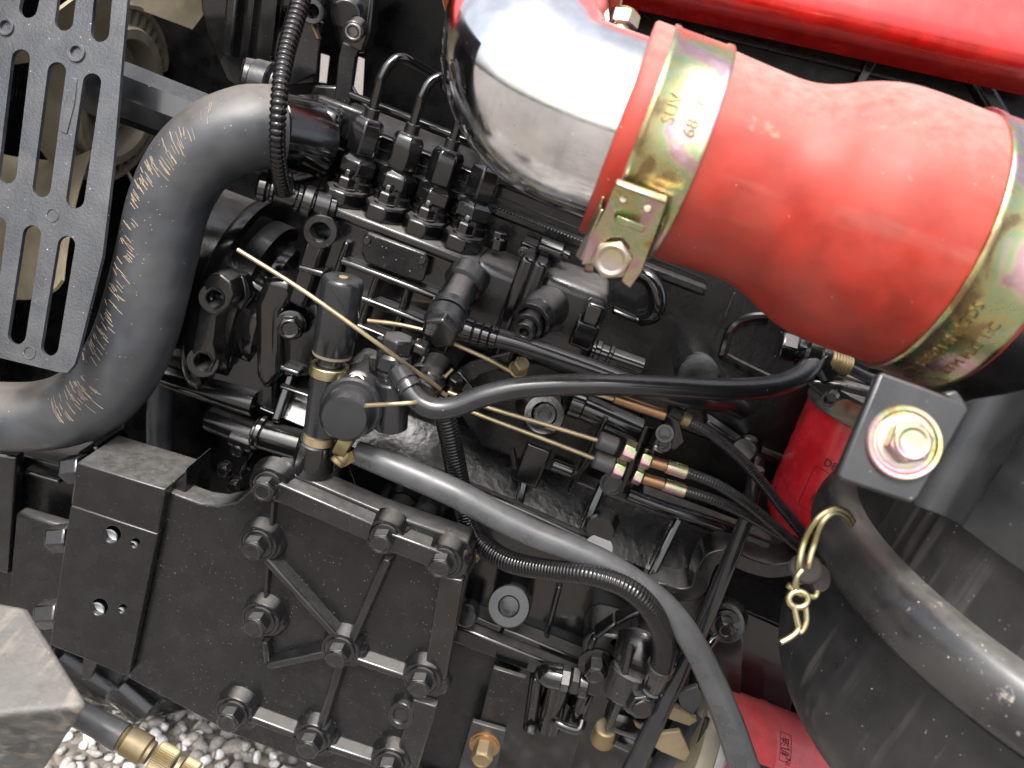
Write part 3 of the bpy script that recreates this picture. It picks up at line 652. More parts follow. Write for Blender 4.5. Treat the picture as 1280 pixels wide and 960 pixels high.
# slotted guard
gp = [(-30, -30), (162, -30), (152, 80), (142, 200), (128, 320), (98, 440), (93, 456), (84, 466), (72, 465), (40, 457), (-30, 440)]
slots = [((47, -40), (35, 11), 23), ((88, -40), (80, 27), 23), ((132, -40), (125, 41), 23), ((-14, -20), (-20, 0), 20),
         ((26, 73), (9, 218), 23), ((71, 89), (52, 235), 23), ((115, 103), (94, 249), 23), ((-18, 60), (-26, 200), 10),
         ((40, 293), (21, 419), 23), ((83, 306), (62, 434), 22), ((-3, 282), (-18, 400), 22)]
holes = [capsule(a, b, w_) for a, b, w_ in slots] + [circ(8, 34, 7), circ(96, 66, 7.5)]
def gpt(x, y): return at(x, y, -104 + (460 - y) * .16)
gn = (gpt(100, 0) - gpt(0, 0)).cross(gpt(0, 400) - gpt(0, 0)).normalized()
if gn.y < 0: gn = -gn
t = T('slotted_guard', 'speckled dark grey sheet guard with long rounded slots in front of fan', 'guard', gpt(60, 460))
MB().prism([gpt(*q) for q in gp], gn * .003, [[gpt(*q) for q in h] for h in holes]).build('guard_sheet', M['grille'], t, .8, 2)
for q in ((66, 269), (37, 441)):
    MB().ring(gpt(*q) + gn * .001, gpt(*q) - gn * .0006, 8.5, 7, hole=.5).build('embossed_ring', M['grille'], t)
for q, r_ in (((8, 34), 11), ((96, 66), 12)):
    MB().ring(gpt(*q) + gn * .001, gpt(*q) - gn * .0016, r_, 7.5, hole=.9).build('extruded_hole', M['grille'], t)
m = MB(); m.prism([gpt(*q) - gn * .0008 for q in ((88, 96), (97, 99), (94, 130), (84, 168), (77, 165), (82, 130))], gn * .001); m.build('embossed_mark', M['grille'], t, .4)
# dark pipe behind the hose
t = tag(MB().tube([(118, 104, 5), (160, 117, 5), (215, 138, 5), (290, 166, 8), (350, 190, 10)], [38, 38, 37, 36, 35], 9, 6).build('drive_shaft_tube', M['hose'], ang=20), 'straight dark grey tube running from the fan hub under the hose bend', 'tube')
# ================================================================== big rubber hose
hp = [(-50, 514, -60), (0, 520, -60), (50, 520, -58), (92, 510, -55), (128, 487, -52), (156, 450, -50), (176, 400, -48), (195, 325, -45), (211, 258, -42), (236, 208, -38), (270, 176, -33), (308, 161, -26), (330, 159, -20), (348, 160, -14)]
hr = [43, 43, 44, 46, 48, 48, 48, 47.5, 48, 49, 50, 51, 51, 51]
t = T('radiator_hose', 'thick dark rubber radiator hose bent in an S with tan mud scratches', 'hose', (160, 450, -50))
m = MB(); m.tube(hp, hr, 36, 8); fr = m.fr; m.build('hose_body', M['rubber'], t)
m = MB(); rnd = random.Random(11)
def onhose(f, a, lift):
    f = max(0, min(len(fr) - 1.001, f)); i = int(f); g = f - i
    p = fr[i][0].lerp(fr[i + 1][0], g); tt = fr[i][1].lerp(fr[i + 1][1], g); rr = fr[i][4] * (1 - g) + fr[i + 1][4] * g
    n0 = (CAM - p); n0 = (n0 - tt * n0.dot(tt)).normalized(); sd_ = tt.cross(n0)
    return p + (n0 * math.cos(a) + sd_ * math.sin(a)) * (rr + lift), n0 * math.cos(a) + sd_ * math.sin(a)
# side +a is tested to be the outer (left/upper) flank
pl = onhose(7 * 8, .9, 0)[0]; q0 = onhose(7 * 8, 0, 0)[0]; sgn = 1 if (pl - q0).dot(RT) < 0 else -1
def streak(f, a, ln, wd, curl):
    K = 7; pts = []
    for i in range(K):
        g = i / (K - 1)
        pts.append(onhose(f - ln * g * .25 + curl * g * g * .5, sgn * (a - ln * g * .21), .00035))
    vs = []; 
    for i, (p, n) in enumerate(pts):
        d = (pts[min(i + 1, K - 1)][0] - pts[max(i - 1, 0)][0]).normalized(); s = d.cross(n).normalized(); w_ = wd * (.35 + .65 * (i / (K - 1)))
        vs += [p + s * w_, p - s * w_]
        vs += [p - n * .0008]
    b = len(m.v); fs = []
    for i in range(K - 1):
        A = 3 * i; B = A + 3
        fs += [(A, A + 1, B + 1, B), (A + 1, A + 2, B + 2, B + 1), (A + 2, A, B, B + 2)]
    m.add(vs, fs)
def cluster(f0, f1, a0, a1, n, l0, l1, curl=0):
    for i in range(n):
        f = rnd.uniform(f0, f1); g = (f - f0) / (f1 - f0)
        a = rnd.uniform(a0, a1)
        streak(f, a, rnd.uniform(l0, l1), rnd.uniform(.00014, .00032), curl + rnd.uniform(-.3, .3))
cluster(70, 84, .5, 1.0, 30, .7, 2.0, -.6)
cluster(58, 71, .75, 1.2, 34, .7, 1.7, -.4)
cluster(38, 58, .7, 1.2, 44, .7, 1.7, -.2)
cluster(25, 37, .0, .75, 42, .6, 1.7, .3)
for i in range(90):
    streak(rnd.uniform(24, 86), rnd.uniform(.1, 1.35), .12, rnd.uniform(.0002, .0006), 0)
m.build('mud_streaks', M['mud'], t, kind='stuff')
# ================================================================== corrugated conduit, upper
t = T('upper_conduit', 'glossy black corrugated conduit hanging down to the tee fitting by pump', 'conduit', (355, 235, -25))
m = MB(); m.tube([(384, -40, -10), (376, 0, -20), (366, 35, -34), (357, 68, -48), (351, 105, -62), (347, 150, -68), (347, 190, -60), (351, 222, -42), (355, 238, -26)], [12.5, 12.5, 12.5, 12, 11.5, 11, 10.5, 10.5, 10.5], 16, 10, corr=(.0041, .17)); m.build('conduit', M['conduit'], t)
m = MB(); m.cyl((326, 233, -22), (420, 262, -4), 13, ch=2); m.cyl((322, 232, -22), (336, 236, -20), 19, ch=3); m.cyl((338, 237, -20), (345, 239, -19), 16, ch=2); m.cyl((352, 216, -26), (357, 242, -21), 13, 14, ch=2)
m.cyl((368, 246, -14), (376, 249, -12), 17, ch=2); m.cyl((378, 249, -12), (392, 254, -10), 20, ch=2); m.cyl((392, 254, -10), (412, 260, -6), 17, ch=2); m.build('tee_fitting', M['gloss'], t)
# ================================================================== feed pump with primer
t = T('feed_pump', 'black fuel feed pump with upright hand primer cylinder and round front cap', 'feed pump', (430, 560, -80))
m = MB(); A, B = at(429, 350, -78), at(417, 430, -78); k = S(A); ax = (A - B).normalized()
m.lathe(B - ax * k * 12, ax, [(0, 0), (0, k * 25), (k * 3, k * 26.5), (k * 96, k * 26.5), (k * 100, k * 25), (k * 102, k * 22), (k * 102, k * 8), (k * 101, k * 7), (k * 101, 0)], 40); pb = m.build('primer_barrel', M['hose'], t)
m = MB().lathe(A + ax * k * 2.0 - ax * 0, ax, [(-k * 6, 0), (-k * 6, k * 6), (-k * .6, k * 6), (-k * .6, 0)], 16); 
MB().lathe(B + ax * k * 89.5, ax, [(0, 0), (0, k * 6), (k * 1.2, k * 6), (k * 2, k * 4), (k * 1.0, 0)], 16).build('centre_plug', M['tan'], pb)
MB().lathe(B - ax * k * 15, ax, [(0, k * 20), (0, k * 25), (k * 4, k * 26), (k * 4, k * 20)], 36).build('seal_ring', M['olive'], pb)
m = MB().cyl((416, 438, -78), (411, 466, -78), 16, ch=1); m.build('plunger', M['hose'], t)
m = MB().cyl((412, 462, -78), (404, 540, -78), 23, 24, ch=2); m.build('primer_sleeve', M['hose'], t)
MB().ring((411, 468, -78), (412.5, 456, -78), 24.5, 18, hole=.8).build('seal_ring', M['wire'], t)
m = MB().cyl((462, 480, -40), (440, 508, -92), 40, 36, ch=6, n=36); m.cyl((440, 508, -92), (438, 511, -98), 39, ch=3, n=36); m.build('pump_barrel', M['hose'], t)
m = MB(); a, b = at(437, 513, -98), at(430, 523, -116); k = S(b); L_ = (b - a).length
m.lathe(a, b - a, [(0, 0), (0, k * 35), (L_ * .4, k * 35), (L_ * .75, k * 33.5), (L_, k * 28), (L_ + k * 1.5, k * 18), (L_ + k * 2, 0)], 40); m.build('front_cap', M['hose'], t)
MB().plate([(415, 465), (440, 450), (480, 470), (500, 500), (470, 535), (420, 530), (400, 490)], -62, 40).build('pump_casting', M['matte'], t, 6, 3)
m = MB().cyl((449, 484, -70), (446, 477, -84), 15, ch=2); m.build('top_boss', M['dusty'], t)
m = MB().ring((447, 481, -82), (445.5, 476.5, -88), 10, 7, hole=.5); m.cyl((446.5, 479, -82), (445.8, 477.3, -86.5), 6); m.build('core_plug', M['copper'], t)
m = MB().cyl((490, 476, -78), (488, 535, -78), 22, ch=2); m.build('outlet_sleeve', M['hose'], t)
m = MB().cyl((492, 452, -78), (490, 490, -78), 18, ch=2); m.cyl((491, 462, -78), (491, 466, -78), 20, ch=1); m.cyl((493, 440, -78), (491, 462, -78), 22, ch=4); m.build('outlet_neck', M['hose'], t)
m = hexn(MB(), (494, 442, -78), (498, 420, -78), 21); m.build('banjo_bolt', M['matte'], t, 1)
m = MB().cyl((482, 440, -60), (482, 422, -60), 12, ch=2); hexn(m, (470, 462, -70), (470, 446, -70), 10); m.build('small_plug', M['matte'], t)
m = MB(); m.box((516, 428), (530, 448), -76, 14); m.build('hose_tail', M['gloss'], t, 2)
m = MB().cyl((404, 524, -78), (398, 545, -78), 15, 18, ch=2); m.build('sight_glass', M['brass'], t)
MB().ring((398, 552, -78), (399.5, 542, -78), 19, 13, hole=.6).build('glass_ring', M['gold'], t)
m = MB().cyl((396, 548, -76), (390, 585, -70), 22, 26, ch=2); m.build('lower_body', M['gloss'], t)
MB().ring((528, 478, -40), (524, 482, -52), 26, 16, hole=.5).build('rear_ring', M['matte'], t)
m = MB().cyl((545, 462, -20), (530, 485, -58), 24, 22, ch=3); m.cyl((538, 474, -46), (526, 492, -66), 19, 18, ch=2); m.build('cam_roller', M['matte'], t)
# ================================================================== banjo post and its hose
t = T('banjo_post', 'thick dusty black banjo post with flat hex cap standing on the pump', 'banjo joint', (588, 345, -10))
m = MB().cyl((590, 340, -2), (578, 358, -14), 27, ch=4); m.build('base_collar', M['dusty'], t)
m = MB().cyl((582, 350, -8), (562, 388, -42), 21, 22, ch=2); m.build('post', M['dusty'], t)
m = MB().cyl((565, 383, -38), (561, 391, -44), 25, ch=2); m.cyl((560, 392, -45), (553, 408, -56), 26, ch=4); m.build('eye', M['hose'], t)
m = hexn(MB(), (556, 403, -52), (548, 418, -64), 25, .5); m.build('banjo_bolt', M['matte'], t, 1)
m = MB().cyl((572, 408, -46), (592, 414, -46), 15.5, 15, ch=2); m.cyl((592, 414, -46), (602, 417, -46), 14.5, ch=1.5); m.cyl((602, 417, -46), (612, 420, -46), 14.5, ch=1.5); m.cyl((612, 420, -46), (622, 423, -46), 14, ch=1.5); m.build('crimp_ferrule', M['gloss'], t)
tag(MB().tube([(612, 420, -46), (650, 430, -46), (700, 447, -46), (750, 465, -48), (790, 480, -52), (830, 492, -52), (870, 500, -40), (905, 505, -10), (925, 512, 30)], 12.5, 16, 8).build('banjo_hose', M['hose']), 'straight black hose from the banjo post passing under the longer fuel hose', 'hose', 'smooth black fuel hoses')
t = T('return_hose', 'long black fuel hose curving across the pump to the fitting under red hose', 'hose', (500, 470, -85), 'smooth black fuel hoses')
m = MB().tube([(506, 476, -92), (513, 490, -95), (526, 504, -97), (545, 511, -97), (570, 508, -95), (605, 495, -92), (650, 485, -88), (710, 481, -84), (770, 481, -80), (840, 484, -70), (900, 486.5, -58), (950, 485, -42), (985, 477, -26), (1008, 463, -12), (1018, 446, 0), (1010, 434, 10)], 14, 20, 8); m.build('hose_body', M['hose'], t)
m = MB().cyl((497, 462, -86), (508, 480, -93), 14.5, 16, ch=2); m.cyl((507, 478, -92.5), (513, 488, -95), 16, ch=1.5); m.build('crimp_ferrule', M['hose'], t)
m = MB().tube([(490, 452, -80), (495, 457, -84), (501, 466, -89)], [10, 11, 12], 14, 5); m.build('banjo_stem', M['hose'], t)
# fitting at its right end
t = T('hose_fitting', 'black banjo fitting with hex bolt and brass thread at right end of hose', 'fitting', (1000, 440, 10))
m = hexn(MB(), (995, 436, 2), (972, 430, 2), 20, .2); m.build('hex_bolt', M['gloss'], t, 1)
m = MB().cyl((985, 434, 2), (1035, 448, 4), 15, ch=2); m.cyl((1000, 438, 2), (1022, 444, 3), 24, ch=4); m.cyl((1022, 444, 3), (1036, 470, 3), 16, ch=2); m.build('banjo_eye', M['semi'], t)
m = MB().cyl((1036, 449, 2), (1062, 458, 2), 13, ch=1)
for i in range(6):
    f = i / 5; m.cyl((1040 + 18 * f, 450.5 + 6.5 * f, 2), (1041.6 + 18 * f, 451 + 6.5 * f, 2), 15, ch=1)
m.build('brass_thread', M['brass'], t)
m = MB().tube([(1055, 457, 6), (1085, 472, 6), (1120, 482, 6)], 7, 10, 4); m.build('steel_pipe', M['hose'], t)
m = MB().tube([(1020, 470, 14), (1060, 480, 14), (1120, 500, 14)], 9, 10, 4); m.build('lower_pipe', M['semi'], t)
# ================================================================== grey hose and lower conduit
t = T('grey_drain_hose', 'smooth grey hose sweeping from feed pump down past the engine side', 'hose', (440, 560, -75))
m = MB().tube([(446, 566, -78), (470, 575, -80), (513, 592, -82), (570, 617, -84), (618, 643, -84), (665, 666, -84), (715, 686, -84), (759, 706, -84), (806, 736, -84), (840, 767, -84), (866, 804, -84), (888, 847, -86), (912, 905, -92), (934, 970, -100)], [15, 16.5, 18, 18, 18, 17.5, 17, 16.5, 16, 16, 16.5, 17, 18.5, 19.5], 22, 8); m.build('hose_body', M['greyhose'], t)
A, B = at(940, 1040, -112), at(915, 948, -100)
m = MB().cyl((945, 1045, -108), (943, 975, -100), 40, 40, ch=6); m.build('end_cup', M['greyhose'], t)
t = T('hose_clamp', 'small gold worm hose clamp at the start of grey hose', 'hose clamp', (432, 570, -80))
m = MB().ring((426, 548, -80), (440, 556, -80), 21, 16, hole=.9); m.tube([(434, 548, -78), (428, 556, -84), (428, 566, -86), (438, 572, -84)], 6, 10, 5); m.build('band', M['brass'], t)
m = MB().cyl((436, 566, -84), (422, 579, -88), 8, ch=1); m.cyl((425, 574, -87), (420, 580, -89), 9.5, ch=1.5); m.slab([at(424, 570, -88), at(440, 564, -88), at(444, 576, -88), at(428, 585, -88)], EY * .004); m.build('screw', M['brass'], t)
t = T('lower_conduit', 'black corrugated conduit snaking behind the grey hose down to banjo bolt', 'conduit', (700, 708, -60))
m = MB().tube([(556, 520, -60), (562, 545, -58), (568, 575, -55), (577, 620, -50), (588, 658, -50), (608, 684, -58), (640, 703, -72), (690, 713, -86), (738, 719, -98), (780, 733, -102), (809, 756, -100), (826, 786, -90), (831, 810, -76), (827, 838, -64)], [14, 14, 14, 14, 14, 14, 14, 13.5, 13.5, 14, 14.5, 14.5, 15, 14], 18, 14, corr=(.0026, .055)); m.build('conduit', M['conduit'], t)
m = MB().cyl((830, 822, -66), (816, 862, -56), 17, 13, ch=2); m.cyl((817, 858, -58), (812, 868, -54), 15, 13, ch=2); m.build('end_sleeve', M['gloss'], t)
MB().ring((824, 838, -63), (827, 830, -65), 17.5, 14, hole=.8).build('wire_ring', M['semi'], t)
# ================================================================== stop and throttle cables
def cable(name, label, rod, boot, nuts, sleeve, ferr, sheath):
    t = T(name, label, 'cable', boot[0], 'control cables in the bulkhead bracket')
    if rod: MB().tube(rod, 2.9, 10, 3).build('inner_rod', M['gold'], t)
    m = MB().cyl(boot[0], boot[1], 11.5, ch=2.5); m.build('rubber_boot', M['rubber'], t)
    m = MB()
    for a, b, r_ in nuts: hexn(m, a, b, r_); m.build('lock_nut', M['zinc'], t, .6); m = MB()
    m.cyl(*sleeve, 7.5, ch=1); m.build('threaded_sleeve', M['copper'], t)
    m = MB().cyl(*ferr, 9, ch=1.5); m.build('ferrule', M['zinc'], t)
    m = MB().tube(sheath, 7, 12, 10, corr=(.0022, .035)); m.build('sheath', M['cable'], t)
cy = -42
cable('control_cable', 'lower control cable with black boot and brass nuts in the bulkhead bracket', [(520, 486, -50), (590, 515, -48), (670, 545, -46), (745, 574, cy)], [(742, 573, cy), (767, 583, cy)],
      [((766, 583, cy), (781, 589, cy), 13), ((791, 592, cy), (803, 597, cy), 12)], [(803, 597, cy), (832, 606, cy)], [(829, 605, cy), (857, 614, cy)], [(855, 613, cy), (890, 624, cy), (930, 642, -38), (975, 668, -34), (1020, 690, -30), (1060, 712, -28)])
cable('control_cable', 'upper control cable with black boot and brass nuts in the bulkhead bracket', [(560, 490, -50), (612, 510, -50), (680, 530, -48), (752, 552, -46)], [(747, 549, -46), (772, 559, -46)],
      [((778, 560, -46), (795, 567, -46), 14), ((800, 571, -46), (814, 576, -46), 13)], [(812, 576, -46), (838, 584, -46)], [(832, 582, -46), (859, 591, -46)], [(857, 590, -46), (895, 605, -46), (930, 627, -44), (965, 655, -40), (1000, 685, -36), (1040, 710, -30)])
t = T('fork_cable', 'control cable with long copper sleeve ending in a thin black sheath to right', 'cable', (830, 517, -40), 'control cables in the bulkhead bracket')
MB().tube([(728, 487, -46), (745, 492, -46), (770, 500, -46)], 3.2, 10, 3).build('inner_rod', M['gold'], t)
m = MB().cyl((768, 497, -46), (832, 519, -46), 7.5, ch=1); m.build('copper_sleeve', M['copper'], t)
m = MB().cyl((852, 522, -40), (862, 527, -40), 9, ch=1); m.build('ferrule', M['brass'], t)
m = MB().tube([(836, 512, -42), (850, 520, -40), (862, 527, -40), (885, 540, -40), (920, 568, -38), (950, 600, -36), (980, 638, -34), (1012, 676, -32), (1040, 705, -30)], 7, 12, 10, corr=(.0022, .035)); m.build('sheath', M['cable'], t)
t = T('cable_clamp', 'small folded sheet clamp with hole holding copper cable sleeve', 'clamp', (835, 545, -36))
MB().plate([(822, 512), (848, 520), (856, 552), (842, 565), (822, 545)], -34, 3).build('clamp_plate', M['semi'], t, .8)
MB().ring((832, 540, -34), (831, 542, -44), 12, 7, hole=.6).build('clamp_ring', M['semi'], t)
MB().ring((830, 553, -34), (829, 555, -40), 11, 6, hole=.6).build('clamp_ring', M['matte'], t)
MB().box((818, 556), (828, 568), -40, 8).build('end_tab', M['steel'], t, 1)
MB().box((842, 500), (858, 516), -40, 14).build('saddle', M['gloss'], t, 2)
t = T('cable_bulkhead', 'thin slanted black plate that the two brass cable nuts clamp onto', 'bracket', (795, 575, -40))
MB().slab([at(806, 532, -52), at(814, 534, -30), at(782, 617, -30), at(773, 615, -52)], EX * .003).build('bulkhead_plate', M['plate'], t, .6)
m = MB().cyl((640, 560, -20), (645, 585, -20), 4); m.build('stud', M['gloss'], t)
MB().ring((766, 602, -22), (764, 605, -30), 15, 11, hole=.9).build('spring_ring', M['semi'], t)
MB().tube([(785, 617, -30), (830, 634, -28), (880, 650, -26), (930, 668, -20)], 8, 10, 5).build('support_rod', M['gloss'], t)
MB().rib([(800, 612), (960, 672)], 18, 10, 14).build('support_rail', M['dusty'], t, 2)
# loose gold rods
def rod(p, label, r_=2.8): return tag(MB().tube(p, r_, 10, 4).build('wire_rod', M['gold']), label, 'wire rod', 'gold wire rods around the pump')
rod([(297, 312, -112), (380, 364, -112), (470, 428, -104), (550, 486, -60)], 'long gold wire rod slanting across in front of the primer cylinder')
rod([(460, 401, -30), (500, 406, -34), (540, 416, -36), (568, 430, -38), (610, 449, -36), (645, 468, -32)], 'gold wire rod passing behind the banjo post to the brass clamp screw')
rod([(456, 507, -122), (490, 505, -110), (520, 503, -104), (550, 500, -60)], 'short level gold wire rod right of the round pump cap')
# ================================================================== side cover plate
CY = -84
t = T('side_cover', 'matte black cast side cover with ten hex bolts on bosses and branching ribs', 'cover plate', (380, 800, CY))
MB().plate([(207, 613), (228, 621), (250, 629), (272, 632), (295, 627), (312, 612), (324, 592), (340, 584), (358, 588), (470, 636), (585, 676), (590, 690), (588, 705), (560, 830), (516, 975), (505, 1000), (430, 972), (290, 918), (160, 848)], CY, 20).build('cover_plate', M['plate'], t, 2.2, 3)
BO = [(335, 607), (322, 680), (325, 775), (292, 892), (390, 925), (487, 955), (425, 813), (527, 850), (480, 672), (553, 702)]
for (x, y) in BO:
    B = at(x, y, CY - 11)
    A = Vector((B.x, CY / 1000 + .002, B.z)); k = S(B)
    m = MB().lathe(A, -EY, [(0, 0), (0, k * 30), (.004, k * 26.5), (.0115, k * 25.5), (.013, k * 24), (.013, k * 21), (.0124, k * 20.5), (.0124, 0)], 30)
    A2 = at(x + 8, y - 6, CY)
    m.lathe(at(x + 22, y - 20, CY + 1) * 0 + Vector((at(x + 17, y - 2, CY).x, CY / 1000 + .001, at(x + 17, y - 2, CY).z)), -EY, [(0, 0), (0, k * 22), (.008, k * 19), (.0098, k * 16), (.0098, 0)], 26)
    m.build('boss', M['matte'], t)
    bolt(t, A - EY * .0124, 15.5, M['matte'], flange=1.22, h=.56, fh=.22, phase=.35)
CB = CY
def cr(q, w_, h, tp=.55): MB().rib([(x + 9, y - 8) if False else (x, y) for x, y in q], w_, CB, h, top=tp).build('rib', M['matte'], t, 1.8, 3)
cr([(352, 604), (470, 655)], 30, 13, .9); cr([(490, 666), (560, 692)], 30, 13, .9)
cr([(338, 690), (438, 800)], 16, 11); cr([(345, 612), (332, 770)], 9, 5, .4)
cr([(489, 690), (440, 800)], 17, 11); cr([(340, 824), (425, 806)], 16, 10); cr([(335, 795), (338, 822)], 12, 8)
cr([(440, 812), (528, 842)], 16, 11); cr([(432, 815), (402, 910)], 17, 11)
cr([(310, 884), (390, 914)], 17, 11); cr([(405, 920), (480, 945)], 17, 11)
cr([(567, 715), (546, 840)], 32, 8, .94); cr([(534, 870), (505, 965)], 34, 8, .94)
m = MB().ring((505, 888, CY), (500, 895, CY - 9), 17, 10, hole=.3); m.build('boss', M['matte'], t)
# ================================================================== left mounting bracket
t = T('mounting_bracket', 'speckled black box bracket with four drilled dimples left of the cover', 'bracket', (120, 800, -90))
dims = [(140, 668, 10.5), (169, 679, 6), (124, 759, 10.5), (153, 761, 5.5)]
MB().plate([(88, 632), (197, 668), (160, 846), (62, 806)], CY - 9, 8, [circ(x, y, r_, 22) for x, y, r_ in dims]).build('drilled_plate', M['plate'], t, 1, 2)
m = MB().plate([(95, 578), (207, 612), (197, 667), (88, 631)], CY - 8.4, 52); m.build('upper_block', M['plate'], t, 1.5)
MB().plate([(88, 634), (197, 670), (163, 842), (66, 806)], CY - .5, 44).build('block', M['plate'], t, 1)
for x, y, r_ in dims:
    p = at(x, y, CY - 4); k = S(p) * r_ * 1.02
    MB().lathe(p, -EY, [(0, 0), (.0004, k * .5), (.0016, k * .85), (.0046, k)], 24).build('dimple', M['bare'], t)
MB().plate([(196, 614), (207, 612), (229, 596), (232, 585), (232, 640), (200, 650)], CY + 6, 40).build('side_web', M['plate'], t, 2)
MB().plate([(96, 566), (118, 556), (128, 572), (100, 584)], CY + 36, 40).build('rear_web', M['semi'], t, 2)
for a, b in (((92, 672, -70), (66, 674, -70)), ((80, 766, -66), (52, 768, -66)), ((108, 584, -60), (84, 588, -60))):
    MB2 = hexn(MB(), a, b, 19, .1); MB2.build('side_bolt', M['matte'], t, 1)
    m = MB().cyl(a, ((a[0] + b[0] * .4) / 1.4, (a[1] + b[1] * .4) / 1.4, a[2]), 23); 
t = T('frame_rail', 'black chassis frame rail at the lower left beneath the rubber hose', 'frame rail', (20, 650, -20))
MB().plate([(-60, 545), (110, 590), (92, 700), (60, 840), (-60, 800)], -14, 50).build('rail_side', M['plate'], t, 3)
MB().plate([(-60, 560), (20, 570), (10, 720), (-60, 700)], -34, 12).build('rail_plate', M['semi'], t, 3)
MB().plate([(20, 640), (90, 660), (60, 820), (8, 780)], -40, 12).build('rail_plate', M['plate'], t, 3)
MB().rib([(40, 582), (85, 596)], 9, -14, 12).build('rail_bead', M['gloss'], t, 2)
t = T('hanger_strap', 'curved dark band behind lower bend of the big hose', 'band', (200, 540, 60))
MB().tube([at(205, 470, 50), at(200, 520, 50), at(202, 570, 50), at(215, 640, 50)], 16, 10, 5).build('band', M['rubber'], t)
t = T('axle_beam', 'dark axle beam in shade under the bracket above the gravel', 'axle beam', (150, 860, 60))
MB().tube([(60, 800, 60), (130, 850, 70), (190, 870, 80), (240, 870, 110)], [30, 28, 24, 14], 12, 5).build('beam', M['matte'], t)
MB().cyl((150, 850, 40), (190, 885, 40), 26, ch=4).build('beam_knuckle', M['semi'], t)
MB().plate([(104, 820), (122, 828), (112, 850), (102, 850)], 0, 6).build('tab', M['dusty'], t, 1)
# ================================================================== dipstick tube, lower bracket and plug
t = T('dipstick_tube', 'long slanted black dipstick tube with dull upper sleeve at engine rear', 'tube', (860, 830, -45))
m = MB().cyl((946, 585, -30), (933, 650, -32), 10, ch=1); m.build('upper_sleeve', M['dusty'], t)
m = MB().tube([(933, 648, -32), (905, 718, -38), (880, 778, -44), (858, 822, -50), (825, 890, -58), (780, 985, -66)], [9.5, 10, 10.5, 11, 12, 13.5], 16, 6); m.build('tube_body', M['hose'], t)
m = MB().tube([(905, 780, -10), (890, 800, -14), (868, 828, -30)], 7, 10, 5); m.build('lower_branch', M['gloss'], t)
t = T('oil_cooler_bracket', 'dusty black cast pipe bracket with hex banjo bolt beside lower conduit', 'bracket', (780, 830, -20))
MB().plate([(728, 803), (735, 792), (750, 788), (775, 795), (790, 800), (800, 840), (770, 880), (725, 868)], -16, 40).build('casting', M['matte'], t, 4, 3)
m = MB().rib([(738, 800), (745, 785), (770, 768), (806, 750)], 10, -8, 14); m.build('cast_web', M['semi'], t, 2)
bolt(t, (745, 830, -17), 14, M['semi'], flange=1.6, h=.8)
m = MB().cyl((804, 796, -20), (791, 836, -42), 31, 28, ch=6); m.cyl((790, 836, -40), (776, 872, -46), 27, 24, ch=3); m.build('pipe_neck', M['dusty'], t)
MB().slab([at(776, 812, -40), at(786, 800, -54), at(770, 880, -54), at(756, 912, -40)], EX * .006 - EZ * .002).build('side_plate', M['dusty'], t, 1.5)
m = MB().cyl((795, 866, -46), (800, 874, -56), 23, ch=2); m.build('banjo_washer', M['gloss'], t)
m = hexn(MB(), (798, 873, -54), (803, 885, -66), 18, .4); m.lathe(at(802, 883, -64), (at(803, 885, -66) - at(798, 873, -54)), [(0, 0), (0, .0085), (.004, .0082), (.005, .0075), (.005, 0)], 24); m.build('banjo_bolt', M['semi'], t, .8)
m = MB().cyl((760, 890, -20), (810, 906, -20), 22, ch=3); m.build('lower_tube', M['semi'], t)
m = MB().cyl((758, 908, -26), (753, 926, -22), 14, 15.5, ch=2); m.build('brass_union', M['brass'], t)
m = MB().cyl((768, 915, -20), (790, 925, -20), 16, ch=2); m.build('lower_tube', M['gloss'], t)
t = T('acorn_fitting', 'horizontal black fitting with dome end nut left of the cast bracket', 'fitting', (700, 845, -15))
m = MB(); a, b = at(727, 852, -14), at(684, 843, -14); k = S(a); ax = (b - a).normalized(); L_ = (b - a).length
m.lathe(a + ax * L_ * .6, ax, [(0, 0), (0, k * 16), (k * 16, k * 16), (k * 20, k * 14.5), (k * 27, k * 12), (k * 32, k * 7), (k * 33.5, 0)], 24); m.build('dome_nut', M['gloss'], t)
m = hexn(MB(), a + ax * L_ * .32, a + ax * L_ * .62, 16); m.build('hex_nut', M['semi'], t)
m = hexn(MB(), a + ax * L_ * .02, a + ax * L_ * .32, 18, .6); m.build('hex_nut', M['dusty'], t)
m = MB().cyl(a - ax * .006, a + ax * .003, 20, ch=2); m.build('washer', M['gloss'], t)
t = T('broken_clip', 'torn tan plastic clip hanging behind the dipstick tube', 'clip', (850, 900, -30))
MB().plate([(792, 902), (822, 918), (850, 914), (868, 952), (855, 952), (826, 940), (800, 922)], -34, 5).build('clip_base', M['tan'], t, 1)
MB().plate([(828, 880), (850, 888), (872, 902), (862, 908), (838, 900), (825, 892)], -30, 8).build('clip_arm', M['tan'], t, 1)
MB().plate([(846, 866), (872, 858), (878, 880), (864, 896), (850, 884)], -26, 5).build('torn_sheet', M['rubber'], t, .8)
t = T('starter_cover', 'dark rounded rubber boot behind the torn clip at bottom right', 'cover', (870, 930, 10))
m = MB().cyl((905, 880, 0), (850, 990, 0), 44, 46, ch=6); m.build('boot', M['rubber'], t)
m = MB().tube([(884, 898, -36), (874, 930, -36), (858, 965, -36), (850, 990, -36)], 3.5, 8, 5); m.build('edge_bead', M['gloss'], t)
t = T('foot_plate', 'small steel foot plate with gold flanged bolt at bottom centre', 'bracket', (606, 930, -20))
MB().plate([(590, 902), (632, 914), (610, 1000), (562, 1000)], -20, 5).build('steel_plate', M['strap'], t, 1)
MB().plate([(616, 835), (658, 848), (632, 912), (600, 902)], -14, 5).build('upper_plate', M['plate'], t, 1)
bolt(t, (606, 930, -20), 13.5, M['brass'], flange=1.45, fmat=M['copper'], h=.9, stack=2)
